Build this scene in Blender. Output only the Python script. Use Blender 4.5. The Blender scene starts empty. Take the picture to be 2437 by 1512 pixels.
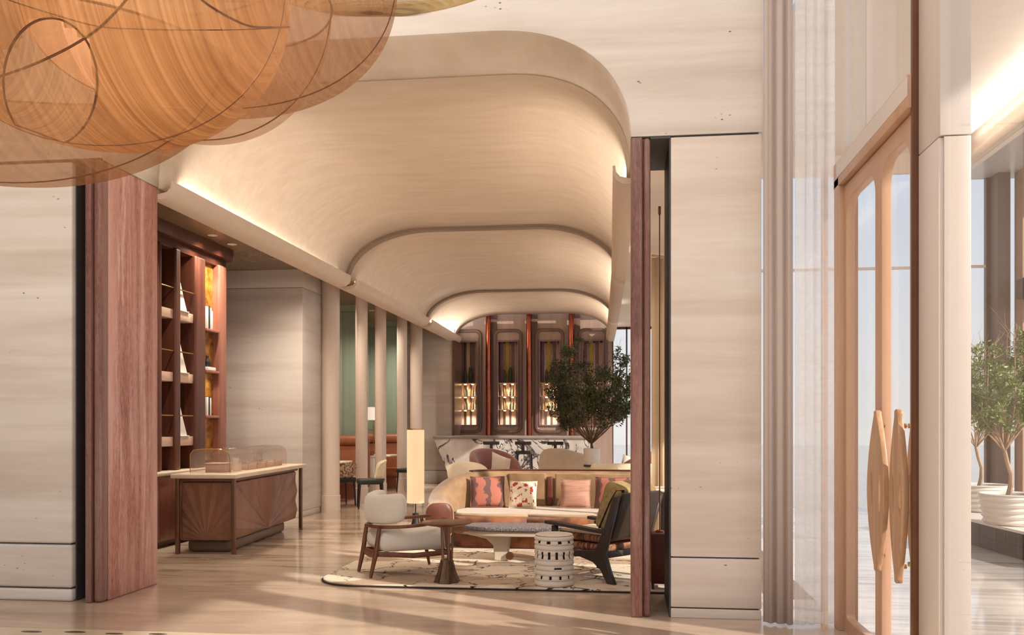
import bpy, bmesh, math, random
from mathutils import Vector, Matrix
random.seed(7)
S = bpy.context.scene
COL = S.collection
PI = math.pi

# ------------------------------------------------------------------ camera
F_PX, HOR, U0 = 2150.0, 1010.0, 1218.5
YAW = math.atan(271.0 / F_PX)
EYE = 1.5
cam = bpy.data.cameras.new('camera')
co = bpy.data.objects.new('camera', cam)
COL.objects.link(co)
co.location = (0, 0, EYE)
co.rotation_euler = (PI / 2, 0, YAW)
cam.sensor_fit = 'HORIZONTAL'
cam.sensor_width = 36.0
cam.lens = 36.0 * F_PX / 2437.0
cam.shift_y = (HOR - 756.0) / 2437.0
cam.clip_start = 0.05
cam.clip_end = 400
S.camera = co
CA, SA = math.cos(YAW), math.sin(YAW)

# ------------------------------------------------------------------ world, sun, exposure
vs = S.view_settings
vs.view_transform = 'Standard'
vs.look = 'None'
vs.exposure = -0.10
vs.gamma = 1.0
vs.use_curve_mapping = False


def lin(c):
    out = []
    for v in c[:3]:
        v = v / 255.0
        out.append(v / 12.92 if v <= 0.04045 else ((v + 0.055) / 1.055) ** 2.4)
    return tuple(out) + (1.0,)


W = bpy.data.worlds.new('world')
S.world = W
W.use_nodes = True
nt = W.node_tree
nt.nodes.clear()
wo = nt.nodes.new('ShaderNodeOutputWorld')
bg = nt.nodes.new('ShaderNodeBackground')
tc = nt.nodes.new('ShaderNodeTexCoord')
sp = nt.nodes.new('ShaderNodeSeparateXYZ')
rp = nt.nodes.new('ShaderNodeValToRGB')
nt.links.new(tc.outputs['Generated'], sp.inputs[0])
nt.links.new(sp.outputs['Z'], rp.inputs[0])
nt.links.new(rp.outputs[0], bg.inputs[0])
nt.links.new(bg.outputs[0], wo.inputs[0])
e = rp.color_ramp.elements
e[0].position = 0.0
e[0].color = (1.0, 0.985, 0.96, 1)
e[1].position = 0.75
e[1].color = (0.50, 0.68, 0.95, 1)
m_ = e.new(0.22)
m_.color = (0.80, 0.88, 1.0, 1)
bg.inputs[1].default_value = 0.95

SUN_EL = math.radians(29)
SUN_H = Vector((0.89, -0.456, 0)).normalized()
sun = bpy.data.lights.new('sun', 'SUN')
so = bpy.data.objects.new('sun', sun)
COL.objects.link(so)
sd = Vector((SUN_H.x * math.cos(SUN_EL), SUN_H.y * math.cos(SUN_EL), math.sin(SUN_EL)))
so.rotation_euler = sd.to_track_quat('Z', 'Y').to_euler()
so.location = (20, -10, 14)
sun.energy = 6.4
sun.color = (1.0, 0.92, 0.82)
sun.angle = math.radians(1.0)


def area(name, loc, size, energy, color, direction, size_y=None, spread=None):
    l = bpy.data.lights.new(name, 'AREA')
    l.shape = 'RECTANGLE'
    l.size = size
    l.size_y = size_y or size
    l.energy = energy
    l.color = color
    if spread:
        l.spread = spread
    o = bpy.data.objects.new(name, l)
    o.location = loc
    o.rotation_euler = (-Vector(direction)).to_track_quat('Z', 'Y').to_euler()
    COL.objects.link(o)
    return o


def spot(name, loc, energy, color, angle=80, blend=0.6, r=0.04, direction=(0, 0, -1)):
    l = bpy.data.lights.new(name, 'SPOT')
    l.energy = energy
    l.color = color
    l.spot_size = math.radians(angle)
    l.spot_blend = blend
    l.shadow_soft_size = r
    o = bpy.data.objects.new(name, l)
    o.location = loc
    o.rotation_euler = (-Vector(direction)).to_track_quat('Z', 'Y').to_euler()
    COL.objects.link(o)
    return o


WARM = (1.0, 0.91, 0.80)
WARM2 = (1.0, 0.86, 0.70)
# unseen fill light added under the lobby ceiling for the front wall
area('lobby_fill_light', (-2.2, 2.6, 6.9), 7.0, 260, (0.96, 0.98, 1.0), (0, 0, -1), 6.0)
# cove strips lying in the troughs at both feet of the vault
for (y0, y1) in ((8.05, 13.45), (13.75, 19.05), (19.35, 23.1)):
    area('cove_strip_light', (-4.33, (y0 + y1) / 2, 3.78), y1 - y0 - 0.5, 13 * (y1 - y0), WARM, (0.30, 0, 1), 0.07)
    xr = 0.05 - (0.5 * (y0 + y1) - 8) * 0.027
    o_ = area('cove_strip_light', (xr - 0.03, (y0 + y1) / 2, 3.78), y1 - y0 - 0.5, 7 * (y1 - y0), WARM, (-0.3, 0, 1), 0.07)
for o_ in list(COL.objects):
    if o_.name.startswith('cove_strip_light'):
        d = Vector((0.30 if o_.location.x < -2 else -0.30, 0, 1)).normalized()
        zax = -d
        xax = Vector((0, 1, 0))
        yax = zax.cross(xax)
        o_.rotation_euler = Matrix((xax, yax, zax)).transposed().to_euler()

# unseen fill spots added over the window side of the lounge, and the hall's cove strip
for y_ in (9.2, 11.6, 14.0, 16.4, 18.8, 21.2):
    spot('window_side_fill', (0.55, y_, 3.97), 45, WARM2, 130, 0.8, 0.06, (-0.45, 0, -1))
o_ = area('hall_cove_light', (5.10, 8.0, 5.72), 13.0, 120, (1.0, 0.95, 0.90), (-0.5, 0, 1), 0.08)
zax = -Vector((-0.5, 0, 1)).normalized()
xax = Vector((0, 1, 0))
o_.rotation_euler = Matrix((xax, zax.cross(xax), zax)).transposed().to_euler()

# ------------------------------------------------------------------ pixel helpers


def at_t(u, v, t):
    xc = (u - U0) / F_PX
    zc = (HOR - v) / F_PX
    return Vector((t * (xc * CA - SA), t * (CA + xc * SA), EYE + zc * t))


def floor_pt(u, v):
    return at_t(u, v, EYE * F_PX / (v - HOR))


def at_y(u, v, Y):
    xc = (u - U0) / F_PX
    return at_t(u, v, Y / (CA + xc * SA))


def at_x(u, v, X):
    xc = (u - U0) / F_PX
    return at_t(u, v, X / (xc * CA - SA))


# ------------------------------------------------------------------ materials
MATS = {}


def nodes_of(name):
    m = bpy.data.materials.new(name)
    m.use_nodes = True
    n = m.node_tree
    return m, n, n.nodes['Principled BSDF']


def coords(n, scale, rot=(0, 0, 0)):
    t = n.nodes.new('ShaderNodeTexCoord')
    mp = n.nodes.new('ShaderNodeMapping')
    mp.inputs['Scale'].default_value = scale
    mp.inputs['Rotation'].default_value = rot
    n.links.new(t.outputs['Object'], mp.inputs[0])
    return mp.outputs[0]


def noise(n, vec, scale=1.0, detail=6, rough=0.6, dist=0.0):
    x = n.nodes.new('ShaderNodeTexNoise')
    x.inputs['Scale'].default_value = scale
    x.inputs['Detail'].default_value = detail
    x.inputs['Roughness'].default_value = rough
    x.inputs['Distortion'].default_value = dist
    n.links.new(vec, x.inputs['Vector'])
    return x.outputs['Fac']


def ramp(n, fac, stops):
    r = n.nodes.new('ShaderNodeValToRGB')
    el = r.color_ramp.elements
    el[0].position, el[0].color = stops[0]
    el[1].position, el[1].color = stops[-1]
    for p, c in stops[1:-1]:
        q = el.new(p)
        q.color = c
    n.links.new(fac, r.inputs[0])
    return r.outputs[0]


def mix(n, fac, a, b, mode='MIX'):
    x = n.nodes.new('ShaderNodeMix')
    x.data_type = 'RGBA'
    x.blend_type = mode
    if isinstance(fac, float):
        x.inputs[0].default_value = fac
    else:
        n.links.new(fac, x.inputs[0])
    for k, c in ((6, a), (7, b)):
        if isinstance(c, tuple):
            x.inputs[k].default_value = c
        else:
            n.links.new(c, x.inputs[k])
    return x.outputs[2]


def bump(n, p, h, strength, dist=0.01):
    b = n.nodes.new('ShaderNodeBump')
    b.inputs['Strength'].default_value = strength
    b.inputs['Distance'].default_value = dist
    n.links.new(h, b.inputs['Height'])
    n.links.new(b.outputs[0], p.inputs['Normal'])


def simple(name, c1, c2=None, rough=0.5, metal=0.0, scale=(6, 6, 6), bmp=0.0, coat=0.0, sheen=0.0, emit=0.0, dist=0.004, contrast=(0.3, 0.7)):
    m, n, p = nodes_of(name)
    v = coords(n, scale)
    f = noise(n, v)
    c = ramp(n, f, [(contrast[0], lin(c1)), (contrast[1], lin(c2 or [x * 0.93 for x in c1]))])
    n.links.new(c, p.inputs['Base Color'])
    p.inputs['Roughness'].default_value = rough
    p.inputs['Metallic'].default_value = metal
    p.inputs['Coat Weight'].default_value = coat
    p.inputs['Sheen Weight'].default_value = sheen
    if bmp:
        bump(n, p, noise(n, v, 6.0, 4), bmp, dist)
    if emit:
        n.links.new(c, p.inputs['Emission Color'])
        p.inputs['Emission Strength'].default_value = emit
    MATS[name] = m
    return m


def travertine(name, c1, c2, c3, rough=0.45, pits=True, scale=(0.28, 0.28, 3.2)):
    m, n, p = nodes_of(name)
    v = coords(n, scale)
    f = noise(n, v, 1.0, 8, 0.6, 0.35)
    c = ramp(n, f, [(0.33, lin(c3)), (0.5, lin(c1)), (0.66, lin(c2))])
    v2 = coords(n, (1.2, 1.2, 22))
    f2 = noise(n, v2, 1.0, 6, 0.65)
    c = mix(n, 0.22, c, ramp(n, f2, [(0.3, lin(c3)), (0.7, lin(c2))]))
    if pits:
        v3 = coords(n, (13, 13, 27), (0, 0.35, 0.2))
        vo = n.nodes.new('ShaderNodeTexVoronoi')
        vo.inputs['Scale'].default_value = 1.0
        n.links.new(v3, vo.inputs['Vector'])
        spot_ = ramp(n, vo.outputs['Distance'], [(0.10, (1, 1, 1, 1)), (0.18, (0, 0, 0, 1))])
        mask = ramp(n, noise(n, coords(n, (2.2, 2.2, 6.0)), 1.0, 4), [(0.61, (0, 0, 0, 1)), (0.65, (1, 1, 1, 1))])
        mm = n.nodes.new('ShaderNodeMath')
        mm.operation = 'MULTIPLY'
        n.links.new(spot_, mm.inputs[0])
        n.links.new(mask, mm.inputs[1])
        c = mix(n, mm.outputs[0], c, lin((96, 80, 68)))
    n.links.new(c, p.inputs['Base Color'])
    p.inputs['Roughness'].default_value = rough
    bump(n, p, f2, 0.12, 0.004)
    MATS[name] = m
    return m


travertine('travertine', (220, 210, 200), (231, 224, 217), (200, 187, 175))
travertine('travertine_warm', (224, 208, 193), (235, 226, 217), (208, 190, 176))
travertine('travertine_reveal', (222, 210, 196), (232, 223, 212), (204, 188, 172), pits=False, scale=(1.2, 0.4, 0.9))


def red_marble(name, dark=1.0):
    m, n, p = nodes_of(name)
    v = coords(n, (9, 9, 0.55))
    f = noise(n, v, 1.0, 10, 0.68, 0.6)
    c = ramp(n, f, [(0.28, lin((104, 54, 46))), (0.40, lin((166, 104, 92))), (0.52, lin((188, 130, 116))), (0.64, lin((228, 196, 184)))])
    f2 = noise(n, coords(n, (60, 60, 14)), 1.0, 5, 0.7)
    c = mix(n, 0.3, c, ramp(n, f2, [(0.38, lin((104, 54, 46))), (0.62, lin((222, 180, 166)))]))
    f3 = noise(n, coords(n, (4.5, 4.5, 0.22)), 1.0, 4, 0.6, 0.8)
    c = mix(n, ramp(n, f3, [(0.46, (0, 0, 0, 1)), (0.66, (0.8, 0.8, 0.8, 1))]), c, lin((214, 170, 156)))
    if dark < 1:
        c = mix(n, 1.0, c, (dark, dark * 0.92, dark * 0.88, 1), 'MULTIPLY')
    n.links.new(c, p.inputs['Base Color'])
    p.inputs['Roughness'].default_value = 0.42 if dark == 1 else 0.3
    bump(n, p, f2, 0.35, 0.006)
    MATS[name] = m


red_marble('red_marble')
red_marble('red_marble_shaded', 0.42)  # marble colour darkened for the front slabs, standing for their shade


def floor_marble(name, stops, scale, rough, big=None):
    m, n, p = nodes_of(name)
    v = coords(n, scale)
    f = noise(n, v, 1.0, 9, 0.62, 0.8)
    c = ramp(n, f, stops)
    if big:
        f2 = noise(n, coords(n, big[0]), 1.0, 5, 0.6, 1.2)
        c = mix(n, 0.4, c, ramp(n, f2, big[1]))
    n.links.new(c, p.inputs['Base Color'])
    p.inputs['Roughness'].default_value = rough
    p.inputs['Coat Weight'].default_value = 0.3
    p.inputs['Coat Roughness'].default_value = 0.06
    MATS[name] = m


floor_marble('lounge_marble', [(0.34, lin((116, 92, 76))), (0.42, lin((184, 158, 134))), (0.52, lin((208, 188, 166))), (0.75, lin((222, 206, 188)))],
             (0.75, 4.2, 1), 0.16, ((0.5, 1.6, 1), [(0.35, lin((158, 130, 108))), (0.65, lin((214, 196, 174)))]))
floor_marble('lobby_stone', [(0.3, lin((168, 144, 124))), (0.5, lin((186, 163, 142))), (0.7, lin((202, 181, 160)))],
             (0.8, 3.2, 1), 0.22)
floor_marble('border_stone', [(0.3, lin((206, 186, 158))), (0.7, lin((224, 208, 184)))], (2, 2, 1), 0.25)
floor_marble('hall_marble', [(0.3, lin((168, 156, 146))), (0.5, lin((220, 212, 204))), (0.7, lin((236, 230, 222)))], (0.5, 5, 1), 0.10)


def plaster(name, c1, c2):
    m, n, p = nodes_of(name)
    v = coords(n, (0.9, 5, 5))
    f = noise(n, v, 1.4, 8, 0.62, 0.4)
    n.links.new(ramp(n, f, [(0.3, lin(c1)), (0.7, lin(c2))]), p.inputs['Base Color'])
    p.inputs['Roughness'].default_value = 0.6
    bump(n, p, noise(n, coords(n, (4, 26, 26)), 1.0, 5), 0.35, 0.006)
    MATS[name] = m


plaster('vault_plaster', (212, 192, 170), (224, 207, 187))


def marble_veined(name):
    m, n, p = nodes_of(name)
    v = coords(n, (1.0, 1.0, 1.0))
    f = noise(n, v, 1.5, 7, 0.55, 1.6)
    ab = n.nodes.new('ShaderNodeMath')
    ab.operation = 'SUBTRACT'
    n.links.new(f, ab.inputs[0])
    ab.inputs[1].default_value = 0.5
    a2 = n.nodes.new('ShaderNodeMath')
    a2.operation = 'ABSOLUTE'
    n.links.new(ab.outputs[0], a2.inputs[0])
    base = ramp(n, noise(n, v, 1.1, 4), [(0.35, lin((188, 180, 176))), (0.6, lin((226, 220, 214)))])
    c = mix(n, ramp(n, a2.outputs[0], [(0.006, (1, 1, 1, 1)), (0.030, (0, 0, 0, 1))]), base, lin((54, 48, 50)))
    n.links.new(c, p.inputs['Base Color'])
    p.inputs['Roughness'].default_value = 0.2
    MATS[name] = m


marble_veined('bar_marble')


def rug_mat(name):
    m, n, p = nodes_of(name)
    v = coords(n, (1, 1, 1))
    wob = noise(n, v, 4.0, 4, 0.6)
    ad = n.nodes.new('ShaderNodeVectorMath')
    ad.operation = 'MULTIPLY_ADD'
    n.links.new(wob, ad.inputs[0])
    ad.inputs[1].default_value = (0.5, 0.5, 0.5)
    n.links.new(v, ad.inputs[2])
    vo = n.nodes.new('ShaderNodeTexVoronoi')
    vo.feature = 'DISTANCE_TO_EDGE'
    vo.inputs['Scale'].default_value = 2.3
    n.links.new(ad.outputs[0], vo.inputs['Vector'])
    line = ramp(n, vo.outputs['Distance'], [(0.012, (1, 1, 1, 1)), (0.032, (0, 0, 0, 1))])
    broken = ramp(n, noise(n, v, 3.0, 3), [(0.42, (0, 0, 0, 1)), (0.5, (1, 1, 1, 1))])
    mm = n.nodes.new('ShaderNodeMath')
    mm.operation = 'MULTIPLY'
    n.links.new(line, mm.inputs[0])
    n.links.new(broken, mm.inputs[1])
    patch = ramp(n, noise(n, coords(n, (0.7, 1.6, 1)), 1.0, 2), [(0.52, lin((224, 208, 186))), (0.56, lin((168, 140, 116)))])
    c = mix(n, 0.25, patch, ramp(n, noise(n, v, 60, 3), [(0.3, lin((170, 146, 120))), (0.7, lin((240, 222, 196)))]))
    c = mix(n, mm.outputs[0], c, lin((52, 38, 30)))
    n.links.new(c, p.inputs['Base Color'])
    p.inputs['Roughness'].default_value = 0.95
    bump(n, p, noise(n, v, 160, 3), 0.6, 0.006)
    MATS[name] = m


rug_mat('rug')


def sunburst_wood(name, c1, c2, scale=(3, 3, 30), rough=0.4):
    m, n, p = nodes_of(name)
    f = noise(n, coords(n, scale), 1.0, 7, 0.6, 0.5)
    n.links.new(ramp(n, f, [(0.3, lin(c1)), (0.7, lin(c2))]), p.inputs['Base Color'])
    p.inputs['Roughness'].default_value = rough
    MATS[name] = m


sunburst_wood('counter_wood', (120, 80, 60), (150, 106, 82), (4, 4, 1.5), 0.38)
sunburst_wood('bookcase_wood', (66, 34, 24), (104, 58, 42), (14, 14, 0.9), 0.38)
sunburst_wood('bookcase_dark', (40, 20, 15), (66, 36, 27), (14, 14, 0.9), 0.45)
sunburst_wood('bookcase_light', (128, 78, 62), (162, 108, 90), (14, 14, 0.9), 0.4)
sunburst_wood('walnut', (86, 46, 27), (124, 74, 46), (20, 20, 3), 0.35)
sunburst_wood('door_bronze', (178, 138, 110), (196, 158, 130), (3, 3, 0.5), 0.35)
sunburst_wood('handle_wood', (158, 118, 86), (194, 154, 118), (26, 26, 1.2), 0.35)
sunburst_wood('back_bar_wood', (152, 128, 116), (172, 148, 134), (7, 7, 0.4), 0.35)
sunburst_wood('back_bar_frame', (96, 74, 66), (116, 90, 80), (7, 7, 0.4), 0.3)
sunburst_wood('brown_panel', (140, 88, 66), (158, 102, 78), (5, 5, 0.4), 0.45)
sunburst_wood('green_panel', (138, 158, 140), (154, 172, 154), (9, 9, 0.3), 0.5)
sunburst_wood('column_plaster', (222, 204, 190), (232, 216, 202), (6, 6, 0.4), 0.45)

simple('aisle_ceiling', (132, 110, 84), (126, 104, 78), 0.25)
simple('recess_grey', (76, 72, 74), (70, 66, 68), 0.5)
simple('lip_plaster', (222, 204, 186), (216, 198, 180), 0.6)
simple('rib_taupe', (150, 130, 112), (142, 122, 104), 0.5)
simple('white_plaster', (226, 214, 200), (220, 208, 194), 0.7)
simple('hall_ceiling', (232, 216, 200), (228, 212, 196), 0.7)
simple('soffit_grey', (188, 180, 176), (180, 172, 168), 0.3)
simple('jamb_stone', (206, 196, 188), (200, 188, 180), 0.4, scale=(2, 2, 0.3))
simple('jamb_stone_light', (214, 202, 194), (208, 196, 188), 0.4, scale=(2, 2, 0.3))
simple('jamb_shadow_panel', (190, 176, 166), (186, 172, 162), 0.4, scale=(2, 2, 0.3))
simple('bronze', (112, 74, 52), (100, 64, 44), 0.35, 0.6)
simple('bronze_leg', (128, 98, 78), (116, 86, 68), 0.3, 0.7)
simple('copper', (176, 100, 80), (150, 78, 60), 0.2, 1.0)
simple('brass', (206, 166, 108), (196, 154, 96), 0.25, 0.9)
simple('counter_top', (232, 214, 190), (222, 202, 176), 0.3)
simple('plinth', (118, 92, 74), (108, 84, 66), 0.4)
simple('shelf_stone', (206, 178, 158), (190, 160, 140), 0.5, scale=(8, 8, 30))
simple('gold_leaf', (186, 130, 48), (120, 74, 26), 0.4, 0.35, scale=(9, 9, 9), contrast=(0.42, 0.6))
simple('white_ceramic', (238, 230, 220), (232, 224, 212), 0.3)
simple('paper_white', (240, 236, 230), (232, 228, 220), 0.6)
simple('ink_black', (28, 26, 28), (36, 32, 32), 0.5)
simple('cream_upholstery', (218, 210, 196), (210, 202, 188), 0.85, scale=(3, 3, 3), bmp=0.15, sheen=0.3)
simple('cream_linen', (240, 226, 198), (230, 214, 184), 0.85, bmp=0.15)
simple('white_linen', (240, 230, 216), (230, 220, 206), 0.85, bmp=0.12)
simple('velvet_tan', (164, 130, 92), (118, 86, 52), 0.75, scale=(4, 4, 4), sheen=0.5)
simple('velvet_rust', (150, 90, 46), (86, 44, 20), 0.7, scale=(5, 5, 5), sheen=0.4, contrast=(0.35, 0.62))
simple('velvet_seat', (182, 156, 124), (156, 126, 92), 0.8, scale=(4, 4, 4), sheen=0.5)
simple('rust_leather', (104, 50, 28), (78, 36, 20), 0.45, scale=(5, 5, 5))
simple('mauve_velvet', (142, 88, 76), (126, 74, 64), 0.7, sheen=0.5)
simple('pale_sofa', (220, 204, 184), (212, 194, 174), 0.85)
simple('striped_pink', (194, 150, 128), (158, 112, 94), 0.85, scale=(3, 3, 40), bmp=0.3)
simple('dark_wood', (62, 52, 46), (48, 40, 36), 0.4, scale=(12, 12, 3))
simple('dark_leather', (52, 38, 30), (40, 28, 22), 0.45)
simple('khaki_fabric', (168, 144, 100), (124, 100, 60), 0.9, scale=(18, 18, 18), bmp=0.3)
simple('net_olive', (226, 206, 160), (208, 184, 136), 0.7)
simple('wicker', (176, 122, 84), (96, 56, 36), 0.7, scale=(40, 6, 12), contrast=(0.4, 0.6), bmp=0.4)
simple('boucle_grey', (142, 132, 130), (84, 76, 78), 0.95, scale=(60, 60, 60), bmp=0.7, contrast=(0.4, 0.6))
simple('table_base', (206, 190, 168), (196, 178, 156), 0.5)
simple('side_table_bronze', (142, 104, 80), (98, 66, 48), 0.3, 0.55, scale=(14, 14, 3))
simple('side_table_base', (120, 90, 66), (64, 46, 34), 0.35, 0.5, scale=(24, 24, 3))
simple('stool_ceramic', (222, 210, 194), (214, 202, 186), 0.5)
simple('rug_edge', (44, 32, 26), (36, 26, 20), 0.9)
simple('orange_leather', (168, 108, 76), (154, 94, 64), 0.45)
simple('table_white', (238, 226, 210), (232, 218, 200), 0.35)
simple('dark_green_seat', (42, 50, 40), (34, 42, 34), 0.6)
simple('black_wood', (40, 32, 28), (32, 26, 22), 0.4)
simple('patterned_fabric', (206, 186, 162), (140, 84, 58), 0.8, scale=(24, 24, 24), contrast=(0.47, 0.53))
simple('steel_dark_top', (150, 138, 130), (138, 126, 118), 0.3)
simple('bark', (122, 98, 74), (92, 72, 52), 0.9, scale=(10, 10, 3), bmp=0.5)
simple('bark_pale', (196, 168, 140), (150, 118, 92), 0.9, scale=(10, 10, 4), bmp=0.5)
simple('leaf_dark', (84, 88, 48), (48, 54, 28), 0.55, scale=(3, 3, 3))
simple('leaf_light', (142, 156, 86), (100, 116, 56), 0.55, scale=(3, 3, 3))
simple('soil', (66, 50, 40), (50, 38, 30), 0.95)
simple('black_stone', (40, 35, 37), (26, 23, 25), 0.5, scale=(5, 5, 2))
simple('bottle_glass', (120, 112, 80), (84, 84, 56), 0.1)
simple('bottle_amber', (190, 128, 60), (150, 92, 40), 0.1)
simple('mirror_strip', (150, 120, 108), (120, 92, 84), 0.15, 0.7, scale=(9, 9, 0.3))
simple('strip_yellow', (200, 178, 66), (188, 164, 54), 0.5)
simple('strip_cream', (216, 186, 158), (200, 168, 140), 0.4)
simple('strip_mauve', (136, 104, 108), (118, 88, 94), 0.4)
simple('tan_wall', (196, 162, 134), (190, 154, 126), 0.6)
simple('brown_wall', (116, 94, 82), (108, 86, 74), 0.5)
simple('outside_paving', (198, 192, 184), (186, 180, 172), 0.8, scale=(1, 1, 1))
simple('inlay_dark', (86, 68, 54), (60, 46, 38), 0.3)
simple('teal_plant', (62, 66, 50), (48, 54, 40), 0.7)


def emitter(name, color, strength):
    m, n, p = nodes_of(name)
    f = noise(n, coords(n, (2, 2, 2)))
    c = ramp(n, f, [(0.2, lin(color)), (0.8, lin([x * 0.96 for x in color]))])
    n.links.new(c, p.inputs['Base Color'])
    n.links.new(c, p.inputs['Emission Color'])
    p.inputs['Emission Strength'].default_value = strength
    MATS[name] = m


emitter('lamp_shade', (255, 222, 178), 0.5)
emitter('bulb_glow', (255, 214, 150), 9.0)
emitter('downlight_glow', (255, 240, 220), 12.0)
emitter('shade_white', (255, 240, 222), 0.6)


def clear_glass(name, tint=(255, 255, 255), refl=0.02, rough=0.0):
    m = bpy.data.materials.new(name)
    m.use_nodes = True
    n = m.node_tree
    n.nodes.clear()
    o = n.nodes.new('ShaderNodeOutputMaterial')
    mx = n.nodes.new('ShaderNodeMixShader')
    tr = n.nodes.new('ShaderNodeBsdfTransparent')
    gl = n.nodes.new('ShaderNodeBsdfGlossy')
    lw = n.nodes.new('ShaderNodeLayerWeight')
    lw.inputs[0].default_value = 0.12
    ma = n.nodes.new('ShaderNodeMath')
    ma.operation = 'MULTIPLY_ADD'
    n.links.new(lw.outputs['Fresnel'], ma.inputs[0])
    ma.inputs[1].default_value = 0.16
    ma.inputs[2].default_value = refl
    tr.inputs[0].default_value = lin(tint)
    gl.inputs['Roughness'].default_value = rough
    n.links.new(ma.outputs[0], mx.inputs[0])
    n.links.new(tr.outputs[0], mx.inputs[1])
    n.links.new(gl.outputs[0], mx.inputs[2])
    n.links.new(mx.outputs[0], o.inputs[0])
    MATS[name] = m


clear_glass('glass')
clear_glass('case_glass', (253, 250, 248), 0.06, 0.01)


def gauze(name, c1, c2, opacity, weave=(46, 0.0, 0.5), sheen=0.18):
    """sheer woven metal gauze: holes between threads let light through"""
    m = bpy.data.materials.new(name)
    m.use_nodes = True
    n = m.node_tree
    n.nodes.clear()
    o = n.nodes.new('ShaderNodeOutputMaterial')
    v = coords(n, weave)
    f = noise(n, v, 1.0, 5, 0.6, 0.3)
    c = ramp(n, f, [(0.3, lin(c1)), (0.7, lin(c2))])
    df = n.nodes.new('ShaderNodeBsdfDiffuse')
    tl = n.nodes.new('ShaderNodeBsdfTranslucent')
    gl = n.nodes.new('ShaderNodeBsdfGlossy')
    gl.inputs['Roughness'].default_value = 0.35
    tr = n.nodes.new('ShaderNodeBsdfTransparent')
    for b in (df, tl, gl):
        n.links.new(c, b.inputs[0])
    tr.inputs[0].default_value = lin([min(255, x * 0.22 + 198) for x in c2])
    m1 = n.nodes.new('ShaderNodeMixShader')
    m1.inputs[0].default_value = 0.5
    n.links.new(df.outputs[0], m1.inputs[1])
    n.links.new(tl.outputs[0], m1.inputs[2])
    m2 = n.nodes.new('ShaderNodeMixShader')
    m2.inputs[0].default_value = sheen
    n.links.new(m1.outputs[0], m2.inputs[1])
    n.links.new(gl.outputs[0], m2.inputs[2])
    big = noise(n, coords(n, (0.9, 1.0, 4.5), (0.0, 0.5, 0)), 1.0, 4, 0.6, 0.6)
    op = n.nodes.new('ShaderNodeMapRange')
    op.inputs['To Min'].default_value = max(0.0, opacity - 0.22)
    op.inputs['To Max'].default_value = min(1.0, opacity + 0.22)
    n.links.new(big, op.inputs['Value'])
    m3 = n.nodes.new('ShaderNodeMixShader')
    n.links.new(op.outputs[0], m3.inputs[0])
    n.links.new(tr.outputs[0], m3.inputs[1])
    n.links.new(m2.outputs[0], m3.inputs[2])
    n.links.new(m3.outputs[0], o.inputs[0])
    MATS[name] = m


gauze('gauze_amber', (142, 98, 62), (216, 172, 122), 0.66)
gauze('gauze_rose', (160, 120, 92), (206, 168, 134), 0.44)
gauze('gauze_pale', (194, 162, 134), (216, 188, 160), 0.28)
gauze('gauze_low', (146, 108, 80), (202, 162, 122), 0.42)
gauze('curtain_sheer', (250, 250, 252), (254, 254, 254), 0.46, (8, 8, 0.2), 0.0)
gauze('curtain_taupe', (222, 212, 206), (232, 222, 216), 1.1, (8, 8, 0.2), 0.0)
gauze('curtain_cream', (226, 206, 176), (236, 218, 190), 1.0, (8, 8, 0.2), 0.0)


def patterned_cushion(name):
    m, n, p = nodes_of(name)
    w = n.nodes.new('ShaderNodeTexWave')
    w.bands_direction = 'X'
    w.inputs['Scale'].default_value = 1.7
    w.inputs['Distortion'].default_value = 2.6
    w.inputs['Detail'].default_value = 1.0
    w.inputs['Detail Scale'].default_value = 5.5
    n.links.new(coords(n, (1, 1, 1)), w.inputs['Vector'])
    c = ramp(n, w.outputs['Fac'], [(0.30, lin((104, 72, 68))), (0.36, lin((150, 90, 76))), (0.42, lin((168, 102, 84)))])
    n.links.new(c, p.inputs['Base Color'])
    p.inputs['Roughness'].default_value = 0.8
    MATS[name] = m


patterned_cushion('salmon_pattern')


def checker_cushion(name):
    m, n, p = nodes_of(name)
    v = coords(n, (1, 1, 1))
    ch = n.nodes.new('ShaderNodeTexChecker')
    ch.inputs['Scale'].default_value = 15
    ch.inputs['Color1'].default_value = lin((240, 226, 204))
    ch.inputs['Color2'].default_value = lin((178, 62, 38))
    n.links.new(v, ch.inputs['Vector'])
    c = mix(n, ramp(n, noise(n, v, 16, 2), [(0.44, (0, 0, 0, 1)), (0.5, (1, 1, 1, 1))]), ch.outputs[0], lin((236, 222, 196)))
    n.links.new(c, p.inputs['Base Color'])
    p.inputs['Roughness'].default_value = 0.8
    MATS[name] = m


checker_cushion('red_check')

# ------------------------------------------------------------------ mesh helpers


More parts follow.
